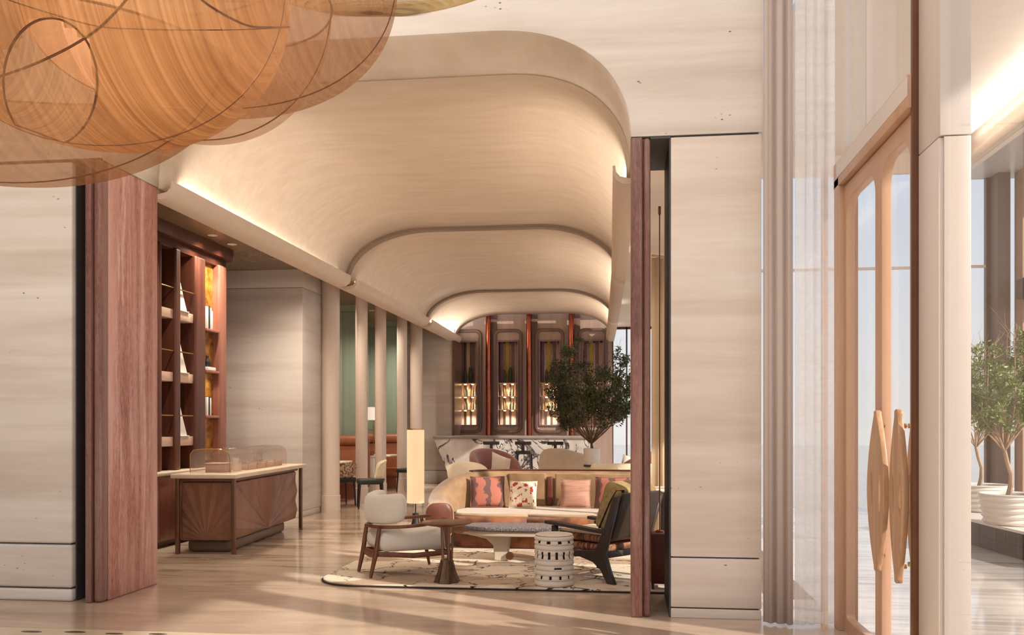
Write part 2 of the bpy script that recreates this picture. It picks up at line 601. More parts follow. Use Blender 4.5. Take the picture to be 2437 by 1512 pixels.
class MB:
    def __init__(self):
        self.bm = bmesh.new()

    def add(self, other, M=None):
        if M is not None:
            other.transform(M)
        me = bpy.data.meshes.new('tmp')
        other.to_mesh(me)
        other.free()
        self.bm.from_mesh(me)
        bpy.data.meshes.remove(me)
        return self

    def box(self, lo, hi, r=0.0, seg=2, M=None):
        b = bmesh.new()
        bmesh.ops.create_cube(b, size=1)
        s = [hi[i] - lo[i] for i in range(3)]
        c = [(hi[i] + lo[i]) / 2 for i in range(3)]
        for v in b.verts:
            v.co = Vector([v.co[i] * s[i] + c[i] for i in range(3)])
        if r > 0:
            r = min(r, 0.499 * min(abs(x) for x in s))
            bmesh.ops.bevel(b, geom=list(b.edges), offset=r, segments=seg, profile=0.5, affect='EDGES')
        return self.add(b, M)

    def cyl(self, p0, p1, r0, r1=None, n=16, caps=True):
        r1 = r0 if r1 is None else r1
        p0, p1 = Vector(p0), Vector(p1)
        d = p1 - p0
        b = bmesh.new()
        bmesh.ops.create_cone(b, cap_ends=caps, segments=n, radius1=r0, radius2=max(r1, 1e-5), depth=d.length)
        M = Matrix.Translation((p0 + p1) / 2) @ d.to_track_quat('Z', 'Y').to_matrix().to_4x4()
        return self.add(b, M)

    def lathe(self, prof, c=(0, 0, 0), n=32, sx=1.0, sy=1.0):
        rings = []
        for r, z in prof:
            rings.append([self.bm.verts.new((c[0] + sx * r * math.cos(2 * PI * k / n), c[1] + sy * r * math.sin(2 * PI * k / n), c[2] + z)) for k in range(n)])
        for a, b in zip(rings, rings[1:]):
            for k in range(n):
                self.bm.faces.new((a[k], a[(k + 1) % n], b[(k + 1) % n], b[k]))
        for ring, flip in ((rings[0], True), (rings[-1], False)):
            if (Vector(ring[0].co) - Vector(ring[n // 2].co)).length > 1e-3:
                self.bm.faces.new(ring[::-1] if flip else ring)
        return self

    def loft(self, rings, closed=True, caps=True, wrap=False):
        R = [[self.bm.verts.new(p) for p in ring] for ring in rings]
        n = len(R[0])
        pairs = list(zip(R, R[1:]))
        if wrap:
            pairs.append((R[-1], R[0]))
        for a, b in pairs:
            for k in range(n if closed else n - 1):
                self.bm.faces.new((a[k], a[(k + 1) % n], b[(k + 1) % n], b[k]))
        if caps and closed and not wrap:
            self.bm.faces.new(R[0][::-1])
            self.bm.faces.new(R[-1])
        return self

    def tube(self, pts, r, n=8, closed=False):
        pts = [Vector(p) for p in pts]
        rad = r if isinstance(r, (list, tuple)) else [r] * len(pts)
        rings = []
        up = None
        for i, p in enumerate(pts):
            a = pts[i - 1] if i > 0 or closed else pts[i]
            b = pts[(i + 1) % len(pts)] if i < len(pts) - 1 or closed else pts[i]
            t = (b - a).normalized()
            if up is None:
                up = Vector((0, 0, 1)) if abs(t.z) < 0.9 else Vector((1, 0, 0))
            x = up.cross(t).normalized()
            up = t.cross(x).normalized()
            rings.append([p + rad[i] * (math.cos(2 * PI * k / n) * x + math.sin(2 * PI * k / n) * up) for k in range(n)])
        return self.loft(rings, wrap=closed)

    def sweep(self, pts, w, h, round_=True, n=12, up=(0, 0, 1)):
        """flat-ish section (w across, h along up) swept on a path; w, h may be lists"""
        pts = [Vector(p) for p in pts]
        ww = w if isinstance(w, (list, tuple)) else [w] * len(pts)
        hh = h if isinstance(h, (list, tuple)) else [h] * len(pts)
        rings = []
        up = Vector(up)
        for i, p in enumerate(pts):
            t = (pts[min(i + 1, len(pts) - 1)] - pts[max(i - 1, 0)]).normalized()
            x = t.cross(up).normalized()
            u2 = x.cross(t).normalized()
            ring = []
            for k in range(n):
                a = 2 * PI * (k + 0.5) / n
                ca, sa = math.cos(a), math.sin(a)
                e = 0.5 if round_ else 0.25
                ring.append(p + x * (ww[i] / 2 * math.copysign(abs(ca) ** e, ca)) + u2 * (hh[i] / 2 * math.copysign(abs(sa) ** e, sa)))
            rings.append(ring)
        return self.loft(rings)

    def poly(self, pts):
        self.bm.faces.new([self.bm.verts.new(p) for p in pts])
        return self

    def build(self, name, mat, parent=None, smooth=True, angle=40):
        bmesh.ops.recalc_face_normals(self.bm, faces=self.bm.faces)
        me = bpy.data.meshes.new(name)
        self.bm.to_mesh(me)
        self.bm.free()
        o = bpy.data.objects.new(name, me)
        me.materials.append(MATS[mat])
        COL.objects.link(o)
        if parent is not None:
            o.parent = parent
        if smooth:
            me.polygons.foreach_set('use_smooth', [True] * len(me.polygons))
            me.set_sharp_from_angle(angle=math.radians(angle))
        return o


def tag(o, label=None, cat=None, group=None, kind=None):
    if label:
        o['label'] = label
    if cat:
        o['category'] = cat
    if group:
        o['group'] = group
    if kind:
        o['kind'] = kind
    return o


def thing(name, label, cat, loc=(0, 0, 0), rz=0.0, group=None):
    o = bpy.data.objects.new(name, None)
    o.empty_display_size = 0.1
    o.location = loc
    o.rotation_euler = (0, 0, rz)
    COL.objects.link(o)
    return tag(o, label, cat, group)


def struct(o, label=None):
    o['kind'] = 'structure'
    if label:
        o['label'] = label
    return o


def sroot(name, label=None):
    o = bpy.data.objects.new(name, None)
    COL.objects.link(o)
    return struct(o, label)


def copy_tree(o, loc=None, rz=None, label=None, parent=None):
    c = o.copy()
    COL.objects.link(c)
    if parent is not None:
        c.parent = parent
    for ch in list(o.children):
        copy_tree(ch, parent=c)
    if loc is not None:
        c.location = loc
    if rz is not None:
        c.rotation_euler = (0, 0, rz)
    if label:
        c['label'] = label
    return c


def plate(name, outlines, thick, M, mat, parent=None, bev=0.0):
    """flat plate with holes: outlines[0] outer, others holes (2D points); extruded along local z"""
    cu = bpy.data.curves.new('tmpc', 'CURVE')
    cu.dimensions = '2D'
    cu.fill_mode = 'BOTH'
    cu.extrude = max(thick / 2 - bev, 0.0005)
    cu.bevel_depth = bev
    cu.bevel_resolution = 1
    for pts in outlines:
        s = cu.splines.new('POLY')
        s.points.add(len(pts) - 1)
        for k, q in enumerate(pts):
            s.points[k].co = (q[0], q[1], 0, 1)
        s.use_cyclic_u = True
    ob = bpy.data.objects.new('tmpc', cu)
    COL.objects.link(ob)
    dg = bpy.context.evaluated_depsgraph_get()
    dg.update()
    me = bpy.data.meshes.new_from_object(ob.evaluated_get(dg))
    bpy.data.objects.remove(ob)
    bpy.data.curves.remove(cu)
    me.transform(M)
    me.name = name
    me.materials.clear()
    me.materials.append(MATS[mat])
    o = bpy.data.objects.new(name, me)
    COL.objects.link(o)
    if parent is not None:
        o.parent = parent
    return o


# local (x, y) -> world X, Z at depth Y (extrusion along Y)
def XZ(Y):
    return Matrix(((1, 0, 0, 0), (0, 0, 1, Y), (0, 1, 0, 0), (0, 0, 0, 1)))


# local (x, y) -> world Y, Z at X
def YZ(X):
    return Matrix(((0, 0, 1, X), (1, 0, 0, 0), (0, 1, 0, 0), (0, 0, 0, 1)))


def XY(Z):
    return Matrix.Translation((0, 0, Z))


def rrect(x0, z0, x1, z1, r, n=8, rb=None):
    """rounded rectangle; r top corners, rb bottom corners"""
    rb = r if rb is None else rb
    pts = []
    for cx, cz, a0, rr in ((x1 - r, z1 - r, 0, r), (x0 + r, z1 - r, PI / 2, r), (x0 + rb, z0 + rb, PI, rb), (x1 - rb, z0 + rb, 3 * PI / 2, rb)):
        if rr <= 0:
            pts.append((cx, cz))
        else:
            for k in range(n + 1):
                a = a0 + PI / 2 * k / n
                pts.append((cx + rr * math.cos(a), cz + rr * math.sin(a)))
    return pts


def pillow_mb(w, h, t, n=14, pinch=0.06):
    b = MB()
    for side in (1, -1):
        g = []
        for i in range(n + 1):
            row = []
            for j in range(n + 1):
                u, v = -1 + 2 * i / n, -1 + 2 * j / n
                x = w / 2 * u * (1 - pinch * (1 - v * v))
                z = h / 2 * v * (1 - pinch * (1 - u * u))
                y = side * t / 2 * (max(0, (1 - u * u) * (1 - v * v))) ** 0.45
                row.append(b.bm.verts.new((x, y, z + h / 2)))
            g.append(row)
        for i in range(n):
            for j in range(n):
                b.bm.faces.new((g[i][j], g[i + 1][j], g[i + 1][j + 1], g[i][j + 1]))
    bmesh.ops.remove_doubles(b.bm, verts=b.bm.verts, dist=1e-4)
    return b


# ------------------------------------------------------------------ the setting
YF = 7.10      # face of the front wall
YB = 8.00      # back of the portal
Z_SPR = 3.72   # springing of the portal arch
Z_TOP = 4.63
XL, XR = -4.36, 0.04

# floor: border stone, plain lobby stone, veined lounge marble
floor = sroot('floor')
MB().box((-9, -5, -0.3), (1.6, 6.16, 0)).build('border_slab', 'border_stone', floor)
MB().box((-9, 6.168, -0.3), (1.6, 7.96, 0)).build('lobby_slab', 'lobby_stone', floor)
for i in range(5):
    y0 = 7.966 + i * 3.2
    for (x0, x1) in ((-7.2, -4.4), (-4.396, -1.6), (-1.596, 1.2)):
        MB().box((x0, y0, -0.3), (x1, y0 + 3.196, 0)).build('lounge_slab', 'lounge_marble', floor, smooth=False)
for i in range(5):
    MB().box((1.604, 1 + i * 3.2, -0.3), (9, 4.196 + i * 3.2, -0.002)).build('hall_slab', 'hall_marble', floor, smooth=False)
for (u, v, w) in ((-30, 1500, 60), (75, 1504, 52), (178, 1505, 54), (272, 1509, 44), (376, 1510, 46), (-60, 1490, 30)):
    p = floor_pt(u, v)
    r = w / 2 / F_PX * 6.6
    MB().lathe([(r, -0.02), (r, 0.0012), (r * 0.96, 0.002)], (p.x, p.y, 0), 20, 1.0, 0.3).build('stone_inlay', 'inlay_dark', floor)
g_ = MB().box((-70, -60, -0.4), (90, 80, -0.302)).build('floor_outside', 'outside_paving')
struct(g_)

# front wall with rounded portal
wf = sroot('wall_front')
N = 18


def arch_pts(xl, xr, zs, zt, rl, rr, ex=2.25, n=N):
    pts = []
    for k in range(n + 1):
        a = PI / 2 * k / n
        pts.append((xl + rl - rl * math.cos(a) ** (2 / ex), zs + (zt - zs) * math.sin(a) ** (2 / ex)))
    for k in range(n + 1):
        a = PI / 2 * (1 - k / n)
        pts.append((xr - rr + rr * math.cos(a) ** (2 / ex), zs + (zt - zs) * math.sin(a) ** (2 / ex)))
    return pts


arch = arch_pts(XL, XR, Z_SPR, Z_TOP, 1.0, 1.12)
outer = [(-9, Z_SPR + 0.02), (XL - 0.001, Z_SPR + 0.02)] + arch + [(XR + 0.001, Z_SPR + 0.02), (1.04, Z_SPR + 0.02), (1.04, 7.0), (-9, 7.0)]
plate('stone_header', [outer], 0.86, XZ(YF + 0.43), 'travertine', wf)
# reveal of the arch
b = MB()
b.loft([[(x, y, z) for (x, z) in arch] for y in (YF - 0.004, 7.4, 7.7, YB + 0.02)], closed=False)
rv = b.build('arch_reveal', 'travertine_reveal', wf)
rv.modifiers.new('thickness', 'SOLIDIFY').thickness = 0.006
# travertine slabs either side, with open joints
for (x0, x1, zs) in ((-9.0, -4.64, (0, 0.115, 0.49, 3.73)), (0.346, 1.03, (0, 0.083, 0.474, 3.735))):
    for z0, z1 in zip(zs, zs[1:]):
        MB().box((x0, YF, z0 + 0.0), (x1, YB - 0.1, z1 - 0.011), 0.022 if x0 < -5 else 0.006, 3).build('stone_panel', 'travertine' if x0 < -5 else 'travertine_warm', wf)
    MB().box((x0 + 0.02, YF + 0.02, 0), (x1 - 0.02, YB - 0.12, 3.74)).build('joint_backing', 'recess_grey', wf, smooth=False)
MB().box((-4.638, YF + 0.05, 0), (-4.628, YB, Z_SPR)).build('recess_lining', 'recess_grey', wf, smooth=False)
MB().box((-4.63, YB - 0.04, 0), (-4.50, YB, Z_SPR)).build('recess_lining', 'recess_grey', wf, smooth=False)
MB().box((0.334, YF + 0.012, 0), (0.345, YB, Z_SPR)).build('recess_lining', 'recess_grey', wf, smooth=False)
MB().box((0.19, YF + 0.005, Z_SPR), (0.345, YB, Z_SPR + 0.018)).build('recess_soffit', 'recess_grey', wf, smooth=False)

# red marble jambs of the portal
for (x0, x1, lab) in ((-4.50, -4.36, 'broad reddish striated marble jamb beside the tall bookcase'), (0.04, 0.19, 'slender reddish marble jamb hiding part of the dark lounge chair')):
    pr = sroot('pillar', lab)
    xm = x0 + (x1 - x0) * (0.42 if x0 < -1 else 0.60)
    MB().box((x0, YF - 0.035, 0), (xm - 0.004, YF + 0.09, Z_SPR + 0.005), 0.012, 3).build('front_slab', 'red_marble_shaded', pr)
    MB().box((xm + 0.004, YF - 0.02, 0), (x1, YF + 0.09, Z_SPR + 0.005), 0.03, 4).build('front_slab', 'red_marble_shaded', pr)
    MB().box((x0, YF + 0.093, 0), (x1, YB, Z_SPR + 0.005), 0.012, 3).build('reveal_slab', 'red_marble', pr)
    MB().box((x0 + 0.02, YF + 0.01, 0), (x1 - 0.02, YB - 0.02, Z_SPR)).build('jamb_core', 'bronze', pr, smooth=False)

# barrel vault of three plaster bays
vault = sroot('ceiling_vault')


def station(y):
    ks = [(8.0, XL, XR, Z_SPR, Z_TOP, 1.0, 1.12), (13.6, -4.33, -0.06, 3.70, 4.525, 1.3, 1.25), (19.2, -4.33, -0.22, 3.70, 4.40, 1.3, 1.25), (23.5, -4.42, -0.36, 3.72, 4.37, 1.3, 1.2)]
    for a, b_ in zip(ks, ks[1:]):
        if y <= b_[0] + 1e-6:
            f = (y - a[0]) / (b_[0] - a[0])
            return [a[i] + f * (b_[i] - a[i]) for i in range(7)]
    return list(ks[-1])


def vault_ring(y, grow=0.0):
    _, xl, xr, zs, zt, rl, rr = station(y)
    ex = 2.25 - 0.2 * min(1.0, max(0.0, (y - 8.0) / 3.0))
    pts = arch_pts(xl + grow, xr - grow, zs, zt - grow, rl, rr, ex, N)
    return [(x, y, z) for x, z in pts]


for (y0, y1) in ((8.0, 13.54), (13.66, 19.14), (19.26, 23.22)):
    b = MB()
    b.loft([vault_ring(y0 + (y1 - y0) * k / 6) for k in range(7)], closed=False)
    o = b.build('vault_bay', 'vault_plaster', vault)
    s_ = o.modifiers.new('thickness', 'SOLIDIFY')
    s_.thickness = 0.05
    s_.offset = 1.0 if False else 0.0
for y in (13.6, 19.2):
    b = MB()
    r0, r1 = vault_ring(y - 0.07, 0.0), vault_ring(y + 0.07, 0.0)
    i0, i1 = vault_ring(y - 0.07, 0.06), vault_ring(y + 0.07, 0.06)
    rings = [[a, c, d, b_] for a, b_, c, d in zip(r0, r1, i0, i1)]
    b.loft(rings)
    b.build('vault_rib', 'rib_taupe', vault, angle=30)
# cove lips
for (y0, y1) in ((8.0, 13.42), (13.72, 19.02), (19.32, 23.22)):
    for side in (0, 1):
        sg = 1 if side == 0 else -1
        sec = [(-0.05, 3.61), (0.07, 3.615), (0.125, 3.65), (0.15, 3.70), (0.155, 3.775), (0.135, 3.78), (0.125, 3.72), (0.09, 3.68), (0.0, 3.66), (-0.05, 3.66)]
        rings = []
        for k in range(4):
            y = y0 + (y1 - y0) * k / 3
            x0 = station(y)[1 + side]
            rings.append([(x0 + sg * sx, y, z) for sx, z in sec])
        MB().loft(rings).build('cove_lip', 'lip_plaster', vault)

# aisle ceilings
struct(MB().box((-7.2, YB - 0.05, 4.0), (-4.34, 23.6, 4.06)).build('ceiling_aisle', 'aisle_ceiling'))
struct(MB().loft([[(0.0, YB - 0.05, z), (1.2, YB - 0.05, z), (1.2, 23.6, z), (-0.42, 23.6, z), (-0.28, 19.2, z), (-0.10, 13.6, z)] for z in (4.0, 4.06)]).build('ceiling_window_side', 'white_plaster'))
struct(MB().box((-4.7, 23.15, 4.55), (1.2, 24.0, 4.62)).build('ceiling_bar', 'white_plaster'))
# beam strip above the left lip closing the gap to the aisle ceiling
struct(MB().box((-4.52, YB, 3.66), (-4.385, 23.5, 4.0)).build('trim_1', 'lip_plaster', smooth=False))

# lobby shell (mostly above and beside the frame)
struct(MB().box((-9, -5, 7.0), (1.8, 8, 7.1)).build('ceiling_lobby', 'white_plaster'))
struct(MB().box((-9.1, -5, 0), (-9, 8, 7.0)).build('wall_lobby_left', 'travertine'))

# lounge walls
struct(MB().box((-6.25, YB, 0), (-6.1, 12.6, 4.0)).build('wall_bookcase', 'bookcase_dark'))
struct(MB().box((-7.2, 12.6, 0), (-6.9, 23.6, 4.0)).build('wall_left', 'brown_panel'))
wb = sroot('wall_back')
MB().box((-7.0, 22.55, 0.33), (-4.32, 22.7, 3.9), 0.004).build('stone_panel', 'travertine_warm', wb)
MB().box((-7.0, 22.55, 0), (-4.32, 22.7, 0.32), 0.004).build('stone_panel', 'travertine_warm', wb)
MB().box((-7.0, 22.58, 3.9), (-4.32, 22.7, 4.05)).build('stone_panel', 'travertine_reveal', wb)
MB().box((-4.36, 22.5, 0), (-4.30, 23.5, 3.62)).build('end_return', 'back_bar_frame', wb)

# travertine block in the aisle
blk = sroot('wall_block', 'large pale travertine block behind the pastry counter')
for z0, z1 in ((0, 0.10), (0.104, 3.70), (3.706, 4.0)):
    x1 = -5.16 if z0 > 0.05 else -5.175
    MB().box((-7.0, 14.0, z0), (x1, 14.95, z1), 0.008).build('stone_panel', 'travertine', blk)

# columns along the aisle
labs = ['thick round-edged plaster column next to the travertine block', 'plaster column just in front of the nearer green panel', 'plaster column between the brown wall gap and the farther green panel',
        'slim plaster column beyond the farther green panel', 'plaster column standing behind the glowing floor lantern']
for (x, y, r), lab in zip(((-5.03, 15.0, 0.155), (-5.02, 16.8, 0.115), (-5.02, 18.15, 0.115), (-5.02, 19.95, 0.115), (-5.03, 21.4, 0.15)), labs):
    c = sroot('column', lab)
    MB().lathe([(r, 0.0), (r, 4.0)], (x, y, 0), 28, 1.0, 1.0).build('shaft', 'column_plaster', c)
    MB().lathe([(r + 0.012, 0), (r + 0.012, 0.28), (r + 0.006, 0.285)], (x, y, 0), 28).build('base_collar', 'column_plaster', c)

# partitions carrying the green panels
for (y, xe, lab) in ((18.35, -5.56, 'nearer tall sage green panel above an orange bench'), (21.4, -5.49, 'farther tall sage green panel above an orange bench')):
    p_ = sroot('wall_partition', lab)
    n = 4
    w = (xe + 6.9) / n
    for k in range(n):
        MB().box((-6.9 + k * w + 0.003, y, 0), (-6.9 + (k + 1) * w, y + 0.1, 3.86), 0.004).build('panel', 'green_panel', p_)
    MB().box((-6.9, y + 0.01, 3.865), (xe, y + 0.1, 4.0)).build('panel_head', 'green_panel', p_)
    MB().box((xe, y - 0.04, 0), (xe + 0.06, y + 0.12, 4.0)).build('edge_post', 'bookcase_dark', p_)

# window wall on the right of the lounge
w1 = sroot('window_1')
for k in range(9):
    y = 8.1 + k * 1.9
    MB().box((1.02, y - 0.04, 0), (1.12, y + 0.04, 4.0)).build('mullion', 'door_bronze', w1, smooth=False)
    if k < 8:
        MB().box((1.065, y + 0.04, 0.1), (1.075, y + 1.86, 3.9)).build('pane', 'glass', w1, smooth=False)
MB().box((1.02, 8.06, 0), (1.12, 23.4, 0.1)).build('sill', 'door_bronze', w1, smooth=False)
MB().box((1.02, 8.06, 3.9), (1.12, 23.4, 4.0)).build('head', 'door_bronze', w1, smooth=False)
w5 = sroot('window_5')
MB().box((1.04, 7.50, 0.0), (1.6, 7.51, 7.0)).build('pane', 'glass', w5, smooth=False)
MB().box((1.035, 7.46, 0), (1.075, 7.54, 7.0)).build('jamb', 'door_bronze', w5, smooth=False)
MB().box((1.56, 7.46, 0), (1.60, 7.54, 7.0)).build('jamb', 'door_bronze', w5, smooth=False)

# back bar wall with arched top
wbar = sroot('wall_bar')
stx = vault_ring(23.45)
NX = [(-4.37, -3.88), (-3.32, -2.81), (-2.22, -1.71), (-1.10, -0.59)]
NZ0, NZ1 = 1.48, 3.66
top = [(x, z + 0.14) for x, _, z in stx]
outl = [(-4.45, 0.0)] + top + [(-0.34, 0.0)]
plate('bar_panel', [outl] + [[(a, NZ0), (c, NZ0), (c, NZ1), (a, NZ1)] for a, c in NX], 0.12, XZ(23.5), 'back_bar_wood', wbar)
for k, x in enumerate((-3.45, -2.38, -1.27)):
    MB().box((x - 0.10, 23.405, 1.0), (x + 0.10, 23.44, 4.36), 0.006).build('panel_stile', 'back_bar_frame', wbar)
w6 = sroot('window_6')
MB().box((-0.34, 23.50, 0.05), (1.1, 23.51, 3.95)).build('pane', 'glass', w6, smooth=False)
for x in (-0.34, 0.02, 0.56, 1.06):
    MB().box((x - 0.02, 23.46, 0), (x + 0.02, 23.56, 4.0)).build('mullion', 'bronze', w6, smooth=False)
MB().box((-0.34, 23.46, 3.95), (1.1, 23.56, 4.0)).build('head', 'bronze', w6, smooth=False)
struct(MB().box((-0.42, 23.56, 0), (-0.36, 24.0, 4.6)).build('wall_niche_end', 'back_bar_frame', smooth=False))
struct(MB().box((-0.4, 23.4, 4.0), (1.2, 24.0, 4.55)).build('wall_end', 'white_plaster', smooth=False))
struct(MB().box((-7.2, 23.9, 0), (-0.40, 24.0, 4.7)).build('wall_rear', 'back_bar_frame', smooth=False))
struct(MB().box((-7.2, 22.7, 0), (-4.4, 23.9, 4.2)).build('wall_return', 'travertine_warm', smooth=False))

# ------------------------------------------------------------------ glazed entrance on the right
GX = 1.60
d1 = sroot('door_1')


def ypx(u):
    return at_x(u, 1010, GX).y


YA, YBm, YC, YD = 6.80, 5.885, 5.24, 5.20


def leaf(y0, y1, st=0.09):
    z1 = 3.22
    pl = plate('door_leaf', [[(y0, 0.0), (y1, 0.0), (y1, z1), (y0, z1)], rrect(y0 + st, 0.10, y1 - st * 0.7, z1 - 0.10, min(0.16, (y1 - y0) * 0.28), 8, 0.05)], 0.06, YZ(GX), 'door_bronze', d1, 0.004)
    MB().box((GX - 0.005, y0 + st - 0.01, 0.1), (GX + 0.005, y1 - st * 0.7 + 0.01, z1 - 0.1)).build('pane', 'glass', pl, smooth=False)
    return pl


la = leaf(YBm, YA)
lb = leaf(YC - 0.02, YBm - 0.012, 0.05)
# frame: transom, posts
MB().box((GX - 0.07, YD - 0.02, 3.235), (GX + 0.07, YA + 0.16, 3.42), 0.006).build('transom', 'door_bronze', d1)
MB().box((GX - 0.072, YD - 0.02, 3.30), (GX - 0.069, YA + 0.06, 3.41)).build('transom_face', 'jamb_stone_light', d1)
MB().box((GX - 0.07, YA + 0.004, 0), (GX + 0.07, YA + 0.14, 3.3), 0.006).build('door_post', 'door_bronze', d1)
MB().box((GX - 0.05, YD - 0.045, 0), (GX + 0.05, YD - 0.005, 6.0), 0.004).build('frame_post', 'bronze', d1)
# almond shaped push plates with two grips cut through
def almond(yc, zc, hw, hh, n=40):
    pts = []
    for k in range(n):
        a = 2 * PI * k / n
        s = math.sin(a)
        w = hw * (1 - abs(s) ** 1.7) ** 0.9 if abs(s) < 0.999 else 0
        w = max(w, 0.022)
        pts.append((yc + math.copysign(w, math.cos(a)) if abs(math.cos(a)) > 1e-6 else yc, zc + hh * s))
    return pts


def slot(yc, zc, hw, hh, n=14):
    return [(yc + hw * math.cos(2 * PI * k / n), zc + hh * math.sin(2 * PI * k / n)) for k in range(n)]


for yc, hw, par, side in ((5.80, 0.185, la, -1), (5.37, 0.13, lb, -1), (5.47, 0.13, lb, 1)):
    zc = 1.09
    hd = plate('push_plate', [almond(yc, zc, hw, 0.49), slot(yc - hw * 0.5, zc, 0.028, 0.135), slot(yc + hw * 0.45, zc, 0.028, 0.125)], 0.035, YZ(GX + side * 0.062), 'handle_wood', par, 0.006)
    for dz in (-0.40, 0.40):
        MB().cyl((GX + side * 0.02, yc, zc + dz), (GX + side * 0.05, yc, zc + dz), 0.014).build('standoff', 'brass', par)
# upper glazing above the transom
w2 = sroot('window_2')
MB().box((GX - 0.005, YD, 3.42), (GX + 0.005, 6.9, 5.2)).build('pane', 'glass', w2, smooth=False)
MB().box((GX - 0.04, YD - 0.02, 5.2), (GX + 0.04, 7.1, 5.3)).build('head', 'door_bronze', w2, smooth=False)
MB().box((GX - 0.03, 6.18, 3.42), (GX + 0.03, 6.22, 5.2)).build('mullion', 'jamb_stone_light', w2, smooth=False)
# stone pier next to the door, its near face given a shaded stone colour
jp = sroot('trim_2', 'pale stone pier between the entrance door and the hall')
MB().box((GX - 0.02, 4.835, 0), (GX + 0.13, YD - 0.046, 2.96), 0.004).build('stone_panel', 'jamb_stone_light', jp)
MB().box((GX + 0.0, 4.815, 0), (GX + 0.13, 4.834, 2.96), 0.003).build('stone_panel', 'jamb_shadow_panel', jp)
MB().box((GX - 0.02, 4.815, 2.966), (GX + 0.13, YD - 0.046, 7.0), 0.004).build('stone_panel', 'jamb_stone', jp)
# solid wall above everything and glass towards the camera
struct(MB().box((GX - 0.04, -5, 5.3), (GX + 0.2, 7.45, 7.0)).build('wall_right', 'hall_ceiling', smooth=False))
w3 = sroot('window_3')
MB().box((GX + 0.02, 0.0, 0.0), (GX + 0.03, 4.81, 5.3)).build('pane', 'glass', w3, smooth=False)
for y in (0.0,):
    MB().box((GX, y - 0.03, 0), (GX + 0.06, y + 0.03, 5.3)).build('mullion', 'door_bronze', w3, smooth=False)

# hall beyond: coffered ceiling, cove, soffit, far windows
struct(MB().box((GX + 0.2, -2, 5.95), (5.25, 15.6, 6.05)).build('ceiling_hall', 'hall_ceiling'))
hc = sroot('trim_3')
MB().box((5.2, -2, 5.50), (5.30, 15.6, 5.62), 0.01).build('cove_lip', 'lip_plaster', hc)
MB().box((5.30, -2, 5.50), (5.40, 15.6, 6.05)).build('cove_upstand', 'hall_ceiling', hc, smooth=False)
MB().box((5.401, 9.0, 5.50), (7.4, 15.6, 5.56)).build('soffit', 'soffit_grey', hc, smooth=False)
MB().box((1.8, 15.5, 5.62), (5.25, 15.6, 5.95)).build('end_fascia', 'hall_ceiling', hc, smooth=False)
wh = sroot('window_4')
for (x0, x1) in ((5.80, 5.86), (4.2, 4.26), (2.6, 2.66)):
    MB().box((x0, 15.5, 0), (x1, 15.6, 5.5)).build('mullion', 'bronze', wh, smooth=False)
MB().box((1.8, 15.52, 4.05), (5.8, 15.58, 4.09)).build('transom', 'white_plaster', wh, smooth=False)
for (x0, x1) in ((1.8, 2.6), (2.66, 4.2), (4.26, 5.8), (6.04, 6.13)):
    MB().box((x0, 15.545, 0), (x1, 15.555, 5.5)).build('pane', 'glass', wh, smooth=False)
struct(MB().box((5.86, 15.2, 0), (6.05, 15.6, 5.5)).build('wall_hall_brown', 'brown_wall'))
sun_block_col = sroot('column', 'added unseen column blocking sun outside the glazed entrance')  # unseen column added to keep the sun off the pale pillar
MB().lathe([(0.27, 0.0), (0.27, 5.95)], (4.0, 5.36, 0), 28).build('shaft', 'column_plaster', sun_block_col)
MB().lathe([(0.31, 0.0), (0.31, 0.22), (0.28, 0.24)], (4.0, 5.36, 0), 28).build('base_collar', 'column_plaster', sun_block_col)
struct(MB().box((6.15, 15.0, 0), (7.4, 15.3, 5.5)).build('wall_hall_tan', 'tan_wall'))
struct(MB().box((6.05, 14.7, 3.45), (7.4, 15.0, 3.75)).build('trim_4', 'brown_wall'))

# ------------------------------------------------------------------ pastry counter with glass case
ct = thing('display_counter', 'long display counter with sunburst carved brown panels and pale stone top', 'counter', (-4.48, 9.92, 0), math.radians(93.7))
L, D = 2.66, 0.70


def sunburst(parent, width, height, depth, M, rays, name='sunburst_panel', mat='counter_wood'):
    """carved fan: each ray a ridge; local x across, y outwards, z up; origin at bottom centre"""
    b = MB()
    hw = width / 2
    angs = sorted(set([PI * k / (2 * rays) for k in range(2 * rays + 1)] + []))
    corner = math.atan2(height, hw)
    idx = 0

    def edge(a):
        c, s = math.cos(a), math.sin(a)
        t = min(hw / abs(c) if abs(c) > 1e-6 else 1e9, height / s if s > 1e-6 else 1e9)
        return t * c, t * s
    pts = []
    for k, a in enumerate(angs):
        x, z = edge(a)
        pts.append((a, x, z, depth if k % 2 else 0.0))
    for a in (corner, PI - corner):
        pts.append((a, math.copysign(hw, math.cos(a)), height, depth * 0.3))
    pts.sort()
    v0 = b.bm.verts.new((0, -0.012, 0))
    mids, outs, backs = [], [], []
    for a, x, z, d in pts:
        mids.append(b.bm.verts.new((x * 0.25, -d * 0.4 - 0.006, z * 0.25)))
        outs.append(b.bm.verts.new((x, -d, z)))
        backs.append(b.bm.verts.new((x, 0.02, z)))
    for k in range(len(pts) - 1):
        b.bm.faces.new((v0, mids[k], mids[k + 1]))
        b.bm.faces.new((mids[k], outs[k], outs[k + 1], mids[k + 1]))
        b.bm.faces.new((outs[k], backs[k], backs[k + 1], outs[k + 1]))
    b.bm.transform(M)
    return b.build(name, mat, parent, smooth=False)


